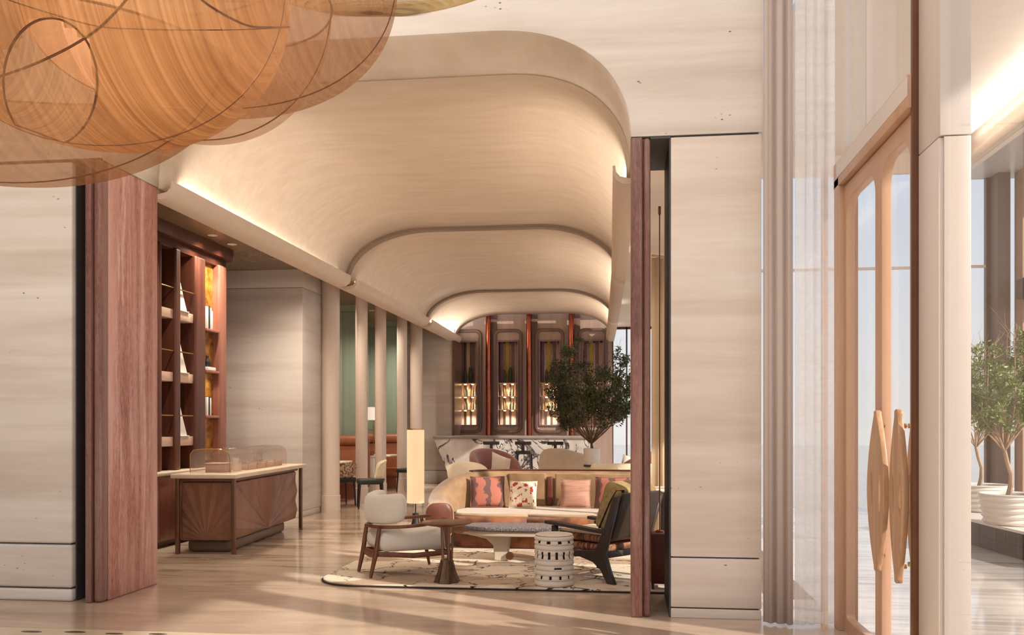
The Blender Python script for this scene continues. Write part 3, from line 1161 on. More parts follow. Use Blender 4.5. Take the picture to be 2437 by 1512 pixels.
MB().box((0.16, 0.10, 0), (2.22, 0.62, 0.15), 0.05, 3).build('plinth', 'plinth', ct)
MB().box((0.07, 0.05, 0.145), (2.56, 0.66, 0.83), 0.03, 4).build('body', 'counter_wood', ct)
sunburst(ct, 2.42, 0.66, 0.028, Matrix.Translation((1.32, 0.052, 0.155)), 15)
sunburst(ct, 0.56, 0.66, 0.012, Matrix.Translation((0.072, 0.355, 0.155)) @ Matrix.Rotation(-PI / 2, 4, 'Z'), 12)
MB().box((0.06, 0.03, 0.832), (2.60, 0.68, 0.872), 0.016, 3).build('under_moulding', 'plinth', ct)
MB().box((-0.05, -0.05, 0.873), (2.74, 0.73, 0.925), 0.012, 3).build('counter_top', 'counter_top', ct)
for x, y in ((0.0, 0.0), (0.0, 0.66), (2.62, 0.0), (2.62, 0.66)):
    MB().box((x - 0.024, y - 0.024, 0), (x + 0.024, y + 0.024, 0.873), 0.008, 2).build('leg', 'bronze_leg', ct)

Mct = Matrix.Translation((-4.48, 9.92, 0)) @ Matrix.Rotation(math.radians(93.7), 4, 'Z')


def onct(x, y, z=0.9255):
    return Mct @ Vector((x, y, z))


gc = thing('glass_case', 'clear curved glass display case on the pale counter top', 'display case', onct(0.2, 0.12), math.radians(93.7))
sec = [(0.0, 0.0), (0.0, 0.16)]
for k in range(1, 7):
    a = PI / 2 * k / 6
    sec.append((0.13 - 0.13 * math.cos(a), 0.16 + 0.12 * math.sin(a)))
sec += [(0.36, 0.28), (0.44, 0.27), (0.48, 0.22), (0.48, 0.0)]
inn = [(y + (0.008 if y < 0.24 else -0.008), max(0.0, z - (0.008 if z > 0.1 else 0))) for y, z in sec]
rings = []
for x in (0.0, 1.1, 2.15):
    rings.append([(x, y, z) for y, z in sec])
gb = MB().loft(rings, closed=False, caps=False)
g_ = gb.build('glass_cover', 'case_glass', gc)
g_.modifiers.new('thickness', 'SOLIDIFY').thickness = 0.008
for x in (0.0, 2.15):
    b = MB()
    b.loft([[(x - 0.004, y, z) for y, z in sec], [(x + 0.004, y, z) for y, z in sec]])
    b.build('end_pane', 'case_glass', gc)
MB().tube([(0.0, y, z) for y, z in sec], 0.005, 6).build('edge_trim', 'brass', gc)
trs = []
items = [(0.10, 0.10, 'box', 'pale flat serving box at the near end inside the glass case', 0.22, 0.24, 0.10),
         (0.42, 0.09, 'jug', 'small white milk jug inside the glass case', 0.045, 0, 0.16),
         (0.54, 0.10, 'cup', 'white cup beside the milk jug inside the glass case', 0.04, 0, 0.10)]
MB_b = None
for x, y, kind, lab, a, d, h in items:
    p = onct(0.2 + x, 0.12 + y)
    t = thing('serving_box' if kind == 'box' else ('milk_jug' if kind == 'jug' else 'cup'), lab, kind, p, math.radians(93.7))
    if kind == 'box':
        MB().box((0, 0, 0), (a, d, h), 0.006).build('box_body', 'shelf_stone', t)
        MB().box((-0.004, -0.004, h), (a + 0.004, d + 0.004, h + 0.012), 0.004).build('lid', 'counter_top', t)
    else:
        MB().lathe([(a * 0.8, 0), (a, h * 0.3), (a * 0.85, h * 0.8), (a, h), (a * 0.9, h), (a * 0.75, h * 0.8), (0.0, h * 0.15)], (0, 0, 0), 20).build('vessel', 'white_ceramic', t)
        MB().tube([(a * 0.9, 0, h * 0.75), (a * 1.6, 0, h * 0.7), (a * 1.6, 0, h * 0.35), (a * 0.95, 0, h * 0.25)], 0.006, 6).build('handle', 'white_ceramic', t)
order = ['nearest tray of pastries inside the glass case, beside the white cup', 'second tray of pastries inside the glass case, counted from the cup', 'third tray of pastries inside the glass case, counted from the cup', 'last tray of pastries inside the glass case, at the far end']
for k in range(4):
    t = thing('pastry_tray', order[k], 'tray', onct(0.92 + k * 0.35, 0.16), math.radians(93.7), 'pastry trays in the glass case')
    b = MB()
    b.box((0, 0, 0), (0.30, 0.36, 0.015), 0.004)
    for lo, hi in (((0, 0, 0.012), (0.30, 0.012, 0.07)), ((0, 0.348, 0.012), (0.30, 0.36, 0.07)), ((0, 0, 0.012), (0.012, 0.36, 0.07)), ((0.288, 0, 0.012), (0.30, 0.36, 0.07))):
        b.box(lo, hi, 0.003)
    b.build('tray_body', 'shelf_stone', t)
    for i in range(3):
        for j in range(2):
            MB().lathe([(0.0, 0.0), (0.035, 0.002), (0.045, 0.03), (0.03, 0.062), (0.0, 0.07)], (0.06 + i * 0.09, 0.10 + j * 0.15, 0.016), 10).build('bun', 'velvet_tan', t)

# back counter and bookcase on the aisle wall
bc = thing('back_counter', 'low brown panelled back counter with a pale stone top under the bookcase', 'counter', (0, 0, 0))
MB().box((-6.09, 8.4, 0.08), (-5.56, 13.2, 0.87), 0.006).build('carcass', 'bookcase_light', bc)
MB().box((-6.06, 8.45, 0), (-5.62, 13.15, 0.08)).build('plinth', 'plinth', bc)
MB().box((-6.095, 8.35, 0.872), (-5.52, 13.25, 0.915), 0.008).build('counter_top', 'counter_top', bc)
for k in range(8):
    y = 8.45 + k * 0.59
    d_ = MB().box((-5.565, y, 0.11), (-5.545, y + 0.575, 0.85), 0.004).build('door', 'bookcase_light', bc)

bk = thing('bookcase', 'tall dark reddish wood bookcase with lit gold leaf niche above the back counter', 'bookcase', (0, 0, 0.916))
zb = 0.0
ZT = 2.93


def zz(v):
    return v - 0.916


MB().box((-6.09, 9.2, zb), (-6.05, 12.36, ZT)).build('back_panel', 'bookcase_dark', bk)
crown = [(-6.09, 9.1), (-5.62, 9.1), (-5.62, 12.38), (-5.66, 12.47), (-5.76, 12.52), (-6.09, 12.52)]
b = MB()
b.loft([[(x * 1.0, y, ZT) for x, y in crown], [(x + 0.02 * (1 if x > -6 else 0), y, ZT + 0.05) for x, y in crown], [(x + 0.03 * (1 if x > -6 else 0), y, ZT + 0.10) for x, y in crown], [(x + 0.02 * (1 if x > -6 else 0), y, ZT + 0.155) for x, y in crown]])
b.build('crown', 'bookcase_wood', bk)
MB().box((-6.05, 9.2, ZT - 0.12), (-5.70, 12.36, ZT), 0.006).build('header', 'bookcase_wood', bk)
posts = [(10.42, 10.50), (10.83, 10.97), (11.37, 11.66), (12.07, 12.31)]
for y0, y1 in posts:
    MB().box((-6.05, y0, zb), (-5.66, y1, ZT - 0.10), 0.03, 4).build('upright', 'bookcase_wood' if y1 < 12.2 else 'bookcase_light', bk)
bays = [(10.50, 10.83), (10.97, 11.37)]
for z in (2.90, 2.10, 1.28):
    for y0, y1 in bays:
        MB().box((-6.05, y0 - 0.002, zz(z) - 0.06), (-5.70, y1 + 0.002, zz(z) + 0.06), 0.006).build('shelf', 'shelf_stone', bk)
        r_ = MB().tube([(-5.69, y0 - 0.02, zz(z) + 0.33), (-5.69, y1 + 0.02, zz(z) + 0.33)], 0.009, 8).build('gallery_rail', 'brass', bk)
MB().box((-6.04, 11.66, zz(1.0)), (-5.76, 12.07, zz(3.75))).build('niche_back', 'gold_leaf', bk)
for z in (2.81, 2.24, 1.62):
    MB().box((-5.758, 11.662, zz(z) - 0.035), (-5.655, 12.068, zz(z)), 0.004).build('niche_shelf', 'bookcase_light', bk)
spot('niche_light', (-5.66, 11.86, 3.74), 30, WARM2, 100, 0.8)
spot('niche_light', (-5.66, 11.86, 2.19), 8, WARM2, 120, 0.8)

# tall white sails leaning on the bookcase shelves
for z, lab in ((2.96, 'white triangular sculpture on the top bookcase shelf'), (2.16, 'white triangular sculpture on the middle bookcase shelf'), (1.34, 'white triangular sculpture on the lowest bookcase shelf')):
    t = thing('sculpture', lab, 'sculpture', (-5.735, 11.02, z + 0.001), 0, 'white sculptures in the bookcase')
    b = MB()
    H = 0.46
    b.loft([[(-0.03, 0.0, 0), (0.03, 0.0, 0), (0.03, 0.20, 0), (-0.03, 0.20, 0)], [(-0.02, 0, H * 0.5), (0.02, 0, H * 0.5), (0.02, 0.10, H * 0.5), (-0.02, 0.10, H * 0.5)], [(-0.008, 0.0, H), (0.008, 0.0, H), (0.008, 0.02, H), (-0.008, 0.02, H)]])
    b.build('sail', 'paper_white', t, angle=30)
    MB().box((-0.05, -0.0, -0.0005), (0.05, 0.22, 0.012), 0.003).build('base', 'white_ceramic', t)

# books in the gold niche
bn = 0
for z, lst in ((2.811, [(11.70, 0.04, 0.30, 'paper_white', 'tall white book against the upright on the top niche shelf'), (11.75, 0.04, 0.31, 'ink_black', 'tall black book between white ones on the top niche shelf'), (11.80, 0.035, 0.29, 'paper_white', 'white book beside the black one on the top niche shelf'), (11.845, 0.03, 0.25, 'paper_white', 'shorter white book ending the row on the top niche shelf')]),
               (1.621, [(11.70, 0.04, 0.25, 'paper_white', 'white book against the upright on the lowest niche shelf'), (11.75, 0.035, 0.26, 'ink_black', 'black book on the lowest niche shelf'), (11.795, 0.03, 0.24, 'paper_white', 'thin white book beside the black one on the lowest niche shelf')])):
    for y, w, h, mt, lab in lst:
        t = thing('book', lab, 'book', (-5.708, y, z), 0, 'books standing in the gold niche')
        MB().box((-0.045, 0, 0), (0.045, w, h), 0.003).build('cover', mt, t)
        MB().box((-0.047, 0.006, 0.008), (-0.01, w - 0.006, h + 0.002)).build('page_block', 'paper_white', t, smooth=False)
t = thing('book', 'white book lying flat on the middle niche shelf', 'book', (-5.708, 11.72, 2.241), 0)
MB().box((-0.045, 0, 0), (0.045, 0.24, 0.045), 0.004).build('cover', 'paper_white', t)
MB().box((-0.042, 0.004, 0.006), (0.048, 0.236, 0.039)).build('page_block', 'white_ceramic', t, smooth=False)
t = thing('vase', 'small black vase on the flat white book in the niche', 'vase', (-5.708, 11.80, 2.2865))
MB().lathe([(0.03, 0), (0.043, 0.04), (0.042, 0.09), (0.02, 0.12), (0.022, 0.15), (0.012, 0.15), (0.0, 0.06)], (0, 0, 0), 20).build('body', 'ink_black', t)

# ------------------------------------------------------------------ rug
rg = thing('rug', 'large cream rug with broken dark lines and rounded corners', 'rug', (0, 0, 0))
ro = rrect(-2.90, 8.09, 0.95, 12.1, 0.42, 10)
plate('pile', [ro], 0.014, XY(0.018), 'rug', rg, 0.005)
plate('edge_binding', [rrect(-2.92, 8.07, 0.97, 12.12, 0.44, 10)], 0.010, XY(0.0055), 'rug_edge', rg)
RZ = 0.0255

# ------------------------------------------------------------------ cream armchair
ac = thing('armchair', 'cream upholstered armchair with walnut frame seen from behind', 'chair', (-2.19, 8.80, RZ + 0.005), math.radians(33))
for sy in (1, -1):
    b = MB()
    b.tube([(-0.41, sy * 0.20, 0.0), (-0.36, sy * 0.205, 0.22), (-0.325, sy * 0.21, 0.47)], [0.016, 0.024, 0.019], 10)
    b.build('leg', 'walnut', ac)
    b = MB()
    b.tube([(0.39, sy * 0.335, 0.0), (0.34, sy * 0.33, 0.24), (0.30, sy * 0.325, 0.49)], [0.014, 0.023, 0.018], 10)
    b.build('leg', 'walnut', ac)
    b = MB()
    b.sweep([(-0.35, sy * 0.19, 0.22), (0.0, sy * 0.27, 0.195), (0.34, sy * 0.33, 0.215)], 0.03, 0.05)
    b.build('seat_rail', 'walnut', ac)
b = MB()
b.sweep([(-0.355, 0.20, 0.215), (-0.365, 0, 0.21), (-0.355, -0.20, 0.215)], 0.03, 0.075)
b.build('seat_rail', 'walnut', ac)
b = MB()
b.sweep([(0.335, 0.32, 0.215), (0.345, 0, 0.21), (0.335, -0.32, 0.215)], 0.03, 0.05)
b.build('seat_rail', 'walnut', ac)
pts, ww, hh = [], [], []
for k in range(25):
    a = math.radians(-150 + 300 * k / 24) + PI
    x, y = -0.0 + 0.36 * math.cos(a), 0.36 * math.sin(a)
    f = abs(k - 12) / 12
    xx = x if f < 0.6 else x + (f - 0.6) * 0.1
    pts.append((xx, y * (1 - 0.05 * f), 0.475 + 0.05 * f ** 2))
    ww.append(0.045 + 0.025 * max(0, f - 0.6))
    hh.append(0.032)
MB().sweep(pts, ww, hh).build('arm_rail', 'walnut', ac)
# seat
b = MB()
b.box((-0.33, -0.30, 0.235), (0.40, 0.30, 0.43), 0.085, 6)
for v in b.bm.verts:
    v.co.z += 0.02 * (1 - (v.co.x / 0.4) ** 2) * (1 - (v.co.y / 0.35) ** 2) if v.co.z > 0.38 else 0
    v.co.y *= 0.86 + 0.16 * (v.co.x + 0.33) / 0.73
b.build('seat', 'cream_upholstery', ac)
# curved backrest
rings = []
for k in range(29):
    f = -1 + 2 * k / 28
    a = PI + f * math.radians(72)
    e = max(0.0, 1 - abs(f) ** 5) ** 0.35
    c = Vector((0.015 + 0.335 * math.cos(a), 0.345 * math.sin(a) * 1.0, 0.640 + 0.035 * f * f))
    n_ = Vector((math.cos(a), math.sin(a), 0))
    ring = []
    for q in range(18):
        t_ = 2 * PI * q / 18
        ct_, st_ = math.cos(t_), math.sin(t_)
        ring.append(c + n_ * (0.075 * e * math.copysign(abs(ct_) ** 0.7, ct_)) + Vector((0, 0, ((0.140 + 0.02 * f * f) * (0.35 + 0.65 * e)) * math.copysign(abs(st_) ** 0.62, st_))))
    rings.append(ring)
MB().loft(rings).build('backrest', 'cream_upholstery', ac, angle=70)

# ------------------------------------------------------------------ side table on flared base
st = thing('side_table', 'slim bronze side table with rod stem and flared foot beside the cream armchair', 'table', (-1.66, 8.30, RZ))
MB().lathe([(0.0, 0.515), (0.07, 0.517), (0.19, 0.535), (0.236, 0.553), (0.24, 0.560), (0.23, 0.564), (0, 0.564)], (0, 0, 0), 36).build('tabletop', 'side_table_bronze', st)
for k in range(5):
    a = 2 * PI * k / 5 + 0.3
    MB().cyl((0.046 * math.cos(a), 0.046 * math.sin(a), 0.20), (0.058 * math.cos(a), 0.058 * math.sin(a), 0.525), 0.010, 0.010, 10).build('rod', 'side_table_bronze', st)
rings = []
for z, r in ((0, 0.125), (0.004, 0.127), (0.10, 0.088), (0.20, 0.062), (0.212, 0.055)):
    rings.append([(r * (1.0 if q % 2 else 0.84) * math.cos(2 * PI * q / 16), r * (1.0 if q % 2 else 0.84) * math.sin(2 * PI * q / 16), z) for q in range(16)])
MB().loft(rings).build('flared_base', 'side_table_base', st, angle=15)

# ------------------------------------------------------------------ pierced ceramic stool
cs = thing('garden_stool', 'round white ceramic stool pierced with rows of small slots', 'stool', (-0.655, 8.29, RZ), 0.35)
H = 0.455
b = MB()
nseg = 96
prof = []
bands = [0.0, 0.052, 0.10, 0.145, 0.19, 0.235, 0.285, 0.33, 0.375, 0.415, H]
zs = []
for z0, z1 in zip(bands, bands[1:]):
    for q in range(4):
        zs.append((z0 + (z1 - z0) * q / 4, [0.0, 0.008, 0.008, 0.004][q]))
zs.append((H, 0))
rings = []
for z, o_ in zs:
    rings.append([b.bm.verts.new(((0.174 + o_) * math.cos(2 * PI * q / nseg), (0.174 + o_) * math.sin(2 * PI * q / nseg), z)) for q in range(nseg)])
holes = {1: (2, 8, 0), 3: (6, 24, 4), 5: (2, 6, 3), 6: (2, 6, 3), 8: (3, 9, 1)}
for i in range(len(rings) - 1):
    band = i // 4
    for q in range(nseg):
        if (band in holes and (i % 4) in (1, 2, 3) and band not in (5, 6) and not (band == 3 and i % 4 == 3)) or (band in (5, 6) and 21 <= i <= 26):
            w, per, ph = holes.get(band, (0, 1, 0))
            if w and (q + ph) % per < w:
                continue
        b.bm.faces.new((rings[i][q], rings[i][(q + 1) % nseg], rings[i + 1][(q + 1) % nseg], rings[i + 1][q]))
o = b.build('pierced_wall', 'stool_ceramic', cs)
m_ = o.modifiers.new('thickness', 'SOLIDIFY')
m_.thickness = 0.012
m_.offset = -1
MB().lathe([(0.0, H), (0.165, H), (0.172, H + 0.006), (0.165, H + 0.014), (0.0, H + 0.016)], (0, 0, 0), 40).build('top', 'stool_ceramic', cs)
MB().lathe([(0.0, 0.001), (0.160, 0.001), (0.160, 0.01), (0.0, 0.01)], (0, 0, 0), 40).build('base', 'stool_ceramic', cs)
MB().lathe([(0.0, 0.011), (0.148, 0.011), (0.148, H - 0.005), (0.0, H - 0.005)], (0, 0, 0), 32).build('hole_shade_liner', 'ink_black', cs)  # black liner added, painting the shade behind the slots

# ------------------------------------------------------------------ dark lounge chair
lc = thing('lounge_chair', 'dark wooden lounge chair with olive cushion and woven seat sides', 'chair', (-0.262, 8.88, RZ + 0.006), math.radians(140))
HWD = 0.31
for sy in (1, -1):
    y = sy * HWD
    side = [(0.40, 0.30), (0.40, 0.47), (0.345, 0.47), (0.30, 0.27), (0.20, 0.245), (-0.25, 0.285), (-0.345, 0.47), (-0.47, 0.80), (-0.53, 0.80), (-0.41, 0.44), (-0.36, 0.26), (-0.42, 0.10), (-0.47, 0.0), (-0.395, 0.0), (-0.32, 0.11), (-0.22, 0.18), (-0.05, 0.215), (0.15, 0.20), (0.24, 0.13), (0.30, 0.0), (0.355, 0.0), (0.375, 0.14)]
    side = [(x * 0.80 if x > 0 else x, z) for x, z in side][::-1]
    plate('side_frame', [side], 0.045, Matrix(((1, 0, 0, 0), (0, 0, 1, y), (0, 1, 0, 0), (0, 0, 0, 1))), 'dark_wood', lc, 0.006)
    b = MB()
    b.sweep([(0.40, y, 0.505), (0.16, y, 0.495), (-0.20, y, 0.475), (-0.37, y, 0.465)], [0.085, 0.10, 0.085, 0.055], 0.034, False, 8)
    b.build('arm', 'dark_wood', lc, angle=30)
MB().box((0.23, -HWD, 0.22), (0.27, HWD, 0.28), 0.006).build('front_rail', 'dark_wood', lc)
MB().box((-0.36, -HWD, 0.22), (-0.31, HWD, 0.28), 0.006).build('rear_rail', 'dark_wood', lc)
for z0, z1 in ((0.262, 0.34), (0.352, 0.425)):
    MB().box((-0.29, -HWD + 0.03, z0), (0.31, HWD - 0.03, z1), 0.034, 4).build('woven_seat', 'wicker', lc)
MB().box((-0.27, -HWD + 0.05, 0.424), (0.30, HWD - 0.05, 0.452), 0.012, 3).build('seat_pad', 'cream_linen', lc)
tilt = Matrix.Translation((-0.34, 0, 0.44)) @ Matrix.Rotation(math.radians(-20), 4, 'Y')
MB().box((-0.075, -HWD + 0.03, -0.02), (-0.04, HWD - 0.03, 0.44), 0.012, 3, tilt).build('back_shell', 'dark_leather', lc)
MB().box((-0.038, -HWD + 0.035, 0.0), (0.20, HWD - 0.035, 0.47), 0.06, 5, tilt).build('back_cushion', 'khaki_fabric', lc)
MB().sweep([tilt @ Vector((0.10, HWD - 0.032, 0.02)), tilt @ Vector((0.06, HWD - 0.032, 0.30)), tilt @ Vector((0.03, HWD - 0.045, 0.43)), tilt @ Vector((-0.04, HWD - 0.06, 0.452))], 0.03, 0.006, False, 8, (1, 0, 0)).build('strap', 'ink_black', lc)

# ------------------------------------------------------------------ coffee table
cf = thing('coffee_table', 'long low table with grey speckled top and curved cream base', 'table', (-1.13, 9.72, RZ))
tp = []
for k in range(40):
    a = 2 * PI * k / 40
    c_, s_ = math.cos(a), math.sin(a)
    tp.append((0.60 * math.copysign(abs(c_) ** 0.55, c_), 0.24 * math.copysign(abs(s_) ** 0.7, s_)))
plate('tabletop', [tp], 0.045, XY(0.358), 'boucle_grey', cf, 0.012)
plate('apron', [[(x * 0.94, y * 0.90) for x, y in tp]], 0.055, XY(0.306), 'table_base', cf, 0.008)
for xc, sg in ((-0.22, 1), (0.28, -1)):
    prof = [(-0.30 * sg, 0.28), (-0.14 * sg, 0.245), (-0.06 * sg, 0.17), (-0.05 * sg, 0.0), (0.07 * sg, 0.0), (0.08 * sg, 0.14), (0.10 * sg, 0.28)]
    pr = [(xc + x, max(z, 0.013)) for x, z in prof]
    plate('leg', [pr if sg < 0 else pr[::-1]], 0.14, XZ(0.0), 'table_base', cf, 0.012)
MB().cyl((-0.11, -0.07, 0.055), (-0.11, -0.10, 0.055), 0.045, 0.04, 18).build('leg_knob', 'bronze', cf)

# ------------------------------------------------------------------ sofa
sf = thing('sofa', 'long curved tan velvet sofa with rust coloured sides behind the low table', 'sofa', (0, 0, RZ))
path = [(-2.17, 10.42), (-2.24, 10.62), (-2.26, 10.86), (-2.20, 11.10), (-2.06, 11.32), (-1.84, 11.50), (-1.56, 11.62), (-1.20, 11.68), (-0.70, 11.70), (-0.2, 11.70), (0.2, 11.66)]


def smooth_path(p, n):
    out = []
    P = [Vector((q[0], q[1], 0)) for q in p]
    m = len(P) - 1
    for k in range(n + 1):
        f = k / n * m
        i = min(int(f), m - 1)
        t_ = f - i
        p0, p1, p2, p3 = P[max(i - 1, 0)], P[i], P[i + 1], P[min(i + 2, m)]
        out.append(0.5 * ((2 * p1) + (-p0 + p2) * t_ + (2 * p0 - 5 * p1 + 4 * p2 - p3) * t_ ** 2 + (-p0 + 3 * p1 - 3 * p2 + p3) * t_ ** 3))
    return out


sp_ = smooth_path(path, 44)
rings, inner = [], []
for i, p in enumerate(sp_):
    t_ = (sp_[min(i + 1, 44)] - sp_[max(i - 1, 0)]).normalized()
    nrm = Vector((-t_.y, t_.x, 0))      # outward (away from seat) is left of travel direction
    f = i / 44
    zt = 0.555 + 0.32 * (3 * min(1.0, f / 0.5) ** 2 - 2 * min(1.0, f / 0.5) ** 3)
    th = 0.33 - 0.13 * min(1.0, f / 0.4)
    lean = 0.10 * min(1.0, f / 0.3)
    secp = []
    for q in range(20):
        a = 2 * PI * q / 20
        ca, sa = math.cos(a), math.sin(a)
        x = th / 2 * math.copysign(abs(ca) ** 0.6, ca)
        z = 0.14 + (zt - 0.14) * (0.5 + 0.5 * math.copysign(abs(sa) ** 0.55, sa))
        secp.append(p + nrm * (x + lean * (z - 0.4)) + Vector((0, 0, z)))
    rings.append(secp)
MB().loft(rings).build('back', 'velvet_tan', sf, angle=60)
# rust leather disc closing the low end
b = MB()
r0 = rings[0]
cen = sum((v for v in r0), Vector()) / len(r0)
b.loft([[v + Vector((0, -0.002, 0)) for v in r0], [cen + (v - cen) * 0.97 + Vector((0, -0.02, 0)) for v in r0], [cen + (v - cen) * 0.80 + Vector((0, -0.034, 0)) for v in r0]])
b.build('end_cap', 'rust_leather', sf)
b = MB()
b.tube([v + Vector((0, -0.006, 0)) for v in r0], 0.009, 6, closed=True)
b.build('end_piping', 'velvet_seat', sf)
# thin timber cap along the back
capl = [max(r, key=lambda v: v.z) + Vector((0, 0, 0.004)) for r in rings[20:]]
MB().sweep(capl, 0.10, 0.016, False, 8).build('top_rail', 'rust_leather', sf)
# base and seat cushions
fr = [(-2.02, 10.62), (-1.6, 10.58), (-1.13, 10.60), (-0.5, 10.60), (0.3, 10.62)]
basep = [(-2.02, 10.70), (-1.9, 10.64), (-1.13, 10.63), (0.25, 10.66), (0.25, 11.60), (-1.2, 11.58), (-1.86, 11.40), (-2.15, 11.05)]
plate('base', [basep[::-1]], 0.17, XY(0.085), 'velvet_rust', sf, 0.01)
for name, pg in (('seat_cushion', [(-2.00, 10.60), (-1.90, 10.50), (-1.6, 10.47), (-1.145, 10.49), (-1.145, 11.58), (-1.5, 11.52), (-1.80, 11.38), (-1.98, 11.20), (-2.06, 10.95)]),
                 ('seat_cushion', [(-1.135, 10.49), (-0.6, 10.49), (0.28, 10.54), (0.28, 11.58), (-0.5, 11.61), (-1.135, 11.60)])):
    plate(name, [pg], 0.22, XY(0.285), 'velvet_rust', sf, 0.05)
    cx = sum(p[0] for p in pg) / len(pg)
    cy = sum(p[1] for p in pg) / len(pg)
    plate('seat_top', [[(cx + (x - cx) * 0.985, cy + (y - cy) * 0.985) for x, y in pg]], 0.05, XY(0.400), 'velvet_seat', sf, 0.022)
# back panels
MB().box((-1.50, 11.555, 0.42), (-1.02, 11.60, 0.845), 0.02, 3).build('back_panel', 'velvet_tan', sf)
MB().box((-1.01, 11.535, 0.42), (-0.93, 11.60, 0.80), 0.02, 3).build('back_panel', 'rust_leather', sf)
MB().box((-0.90, 11.555, 0.42), (0.1, 11.60, 0.845), 0.02, 3).build('back_panel', 'velvet_tan', sf)


def cushion(name, lab, mat, loc, w, h, t, rz, tilt_, roll=0.0, group=None, pipe=None, n=14):
    root = thing(name, lab, 'pillow', loc, rz, group)
    b = pillow_mb(w, h, t, n)
    M = Matrix.Rotation(tilt_, 4, 'X') @ Matrix.Rotation(roll, 4, 'Y')
    b.bm.transform(M)
    b.build('cover', mat, root, angle=80)
    if pipe:
        q = []
        m = 10
        for (ax, az, bx, bz) in ((-1, -1, 1, -1), (1, -1, 1, 1), (1, 1, -1, 1), (-1, 1, -1, -1)):
            for k in range(m):
                u, v = ax + (bx - ax) * k / m, az + (bz - az) * k / m
                q.append(M @ Vector((w / 2 * u * (1 - 0.06 * (1 - v * v)), 0, h / 2 * v * (1 - 0.06 * (1 - u * u)) + h / 2)))
        MB().tube(q, 0.006, 5, closed=True).build('piping', pipe, root)
    return root


SZ = RZ + 0.428
cushion('throw_pillow', 'salmon and brown patterned pillow at the low end of the tan sofa', 'salmon_pattern', (-1.72, 11.22, SZ), 0.44, 0.40, 0.15, math.radians(12), -0.28, pipe='mauve_velvet')
cushion('throw_pillow', 'cream pillow with red square checks on the tan sofa', 'red_check', (-1.28, 11.20, SZ), 0.345, 0.34, 0.13, math.radians(-3), -0.25, pipe='cream_linen')
cushion('throw_pillow', 'pale pink horizontally ribbed pillow on the tan sofa', 'striped_pink', (-0.625, 11.26, SZ), 0.37, 0.36, 0.13, 0, -0.22, pipe='striped_pink')
cushion('throw_pillow', 'salmon and brown patterned pillow behind the dark lounge chair', 'salmon_pattern', (-0.17, 11.22, SZ), 0.45, 0.40, 0.15, math.radians(-8), -0.25, pipe='mauve_velvet')

# ------------------------------------------------------------------ floor lantern
fl = thing('floor_lamp', 'glowing tall pleated lantern floor lamp on a black stem', 'lamp', (-3.02, 12.8, 0))
nn = 10
rings = []
for z in (0.36, 1.42):
    rings.append([(0.125 * math.cos(2 * PI * q / nn + 0.2), 0.125 * math.sin(2 * PI * q / nn + 0.2), z) for q in range(nn)])
MB().loft(rings).build('shade', 'lamp_shade', fl, angle=20)
b = MB()
b.lathe([(0.128, 1.42), (0.128, 1.434), (0.0, 1.436)], (0, 0, 0), nn).build('top_ring', 'brass', fl)
MB().cyl((0, 0, 0.20), (0, 0, 0.37), 0.008).build('stem', 'ink_black', fl)
MB().lathe([(0.0, 0.0), (0.075, 0.0), (0.075, 0.02), (0.05, 0.10), (0.045, 0.21), (0.0, 0.212)], (0, 0, 0), 24).build('base', 'ink_black', fl)

# ------------------------------------------------------------------ seating beyond the sofa
ca = thing('armchair', 'cream armchair with timber edge behind the low end of the tan sofa', 'chair', (-2.30, 13.3, 0), math.radians(-60))
for x, y in ((-0.26, -0.27), (-0.26, 0.27), (0.26, -0.27), (0.26, 0.27)):
    MB().cyl((x, y, 0), (x * 0.95, y * 0.95, 0.30), 0.016, 0.022, 10).build('leg', 'walnut', ca)
MB().box((-0.30, -0.31, 0.28), (0.32, 0.31, 0.46), 0.06, 5).build('seat', 'cream_linen', ca)


def tub(parent, r, z0, z1, th, span, mat, name='backrest', drop=0.0, sx=1.0, roll=0.5, n=26):
    rings = []
    for k in range(n + 1):
        f = -1 + 2 * k / n
        a = PI + f * math.radians(span)
        zt = z1 - drop * abs(f) ** 2.2
        e = max(0.0, 1 - abs(f) ** 8) ** 0.5
        c = Vector((sx * r * math.cos(a), r * math.sin(a), (z0 + zt) / 2))
        nv = Vector((math.cos(a), math.sin(a), 0))
        hh_ = (zt - z0) / 2
        ring = []
        for q in range(16):
            t_ = 2 * PI * q / 16
            c_, s_ = math.cos(t_), math.sin(t_)
            ring.append(c + nv * (th / 2 * (0.3 + 0.7 * e) * math.copysign(abs(c_) ** 0.7, c_) + 0.10 * s_ * roll) + Vector((0, 0, hh_ * (0.6 + 0.4 * e) * math.copysign(abs(s_) ** roll, s_))))
        rings.append(ring)
    return MB().loft(rings).build(name, mat, parent, angle=70)


tub(ca, 0.27, 0.34, 0.93, 0.11, 78, 'cream_linen', drop=0.10)
b = MB()
b.tube([(0.36 * math.cos(PI + math.radians(a)), 0.35 * math.sin(PI + math.radians(a)), 0.50 + 0.34 * (1 - abs(a) / 95)) for a in range(-90, 91, 15)], 0.022, 8)
b.build('timber_edge', 'walnut', ca)

lt = thing('console_table', 'narrow white topped console standing behind the tan sofa', 'table', (-0.95, 12.6, 0))
MB().box((-0.48, -0.15, 0.80), (0.62, 0.15, 0.84), 0.008).build('top', 'table_white', lt)
for x in (-0.40, 0.50):
    MB().box((x - 0.03, -0.10, 0), (x + 0.03, 0.10, 0.80), 0.008).build('leg', 'table_base', lt)

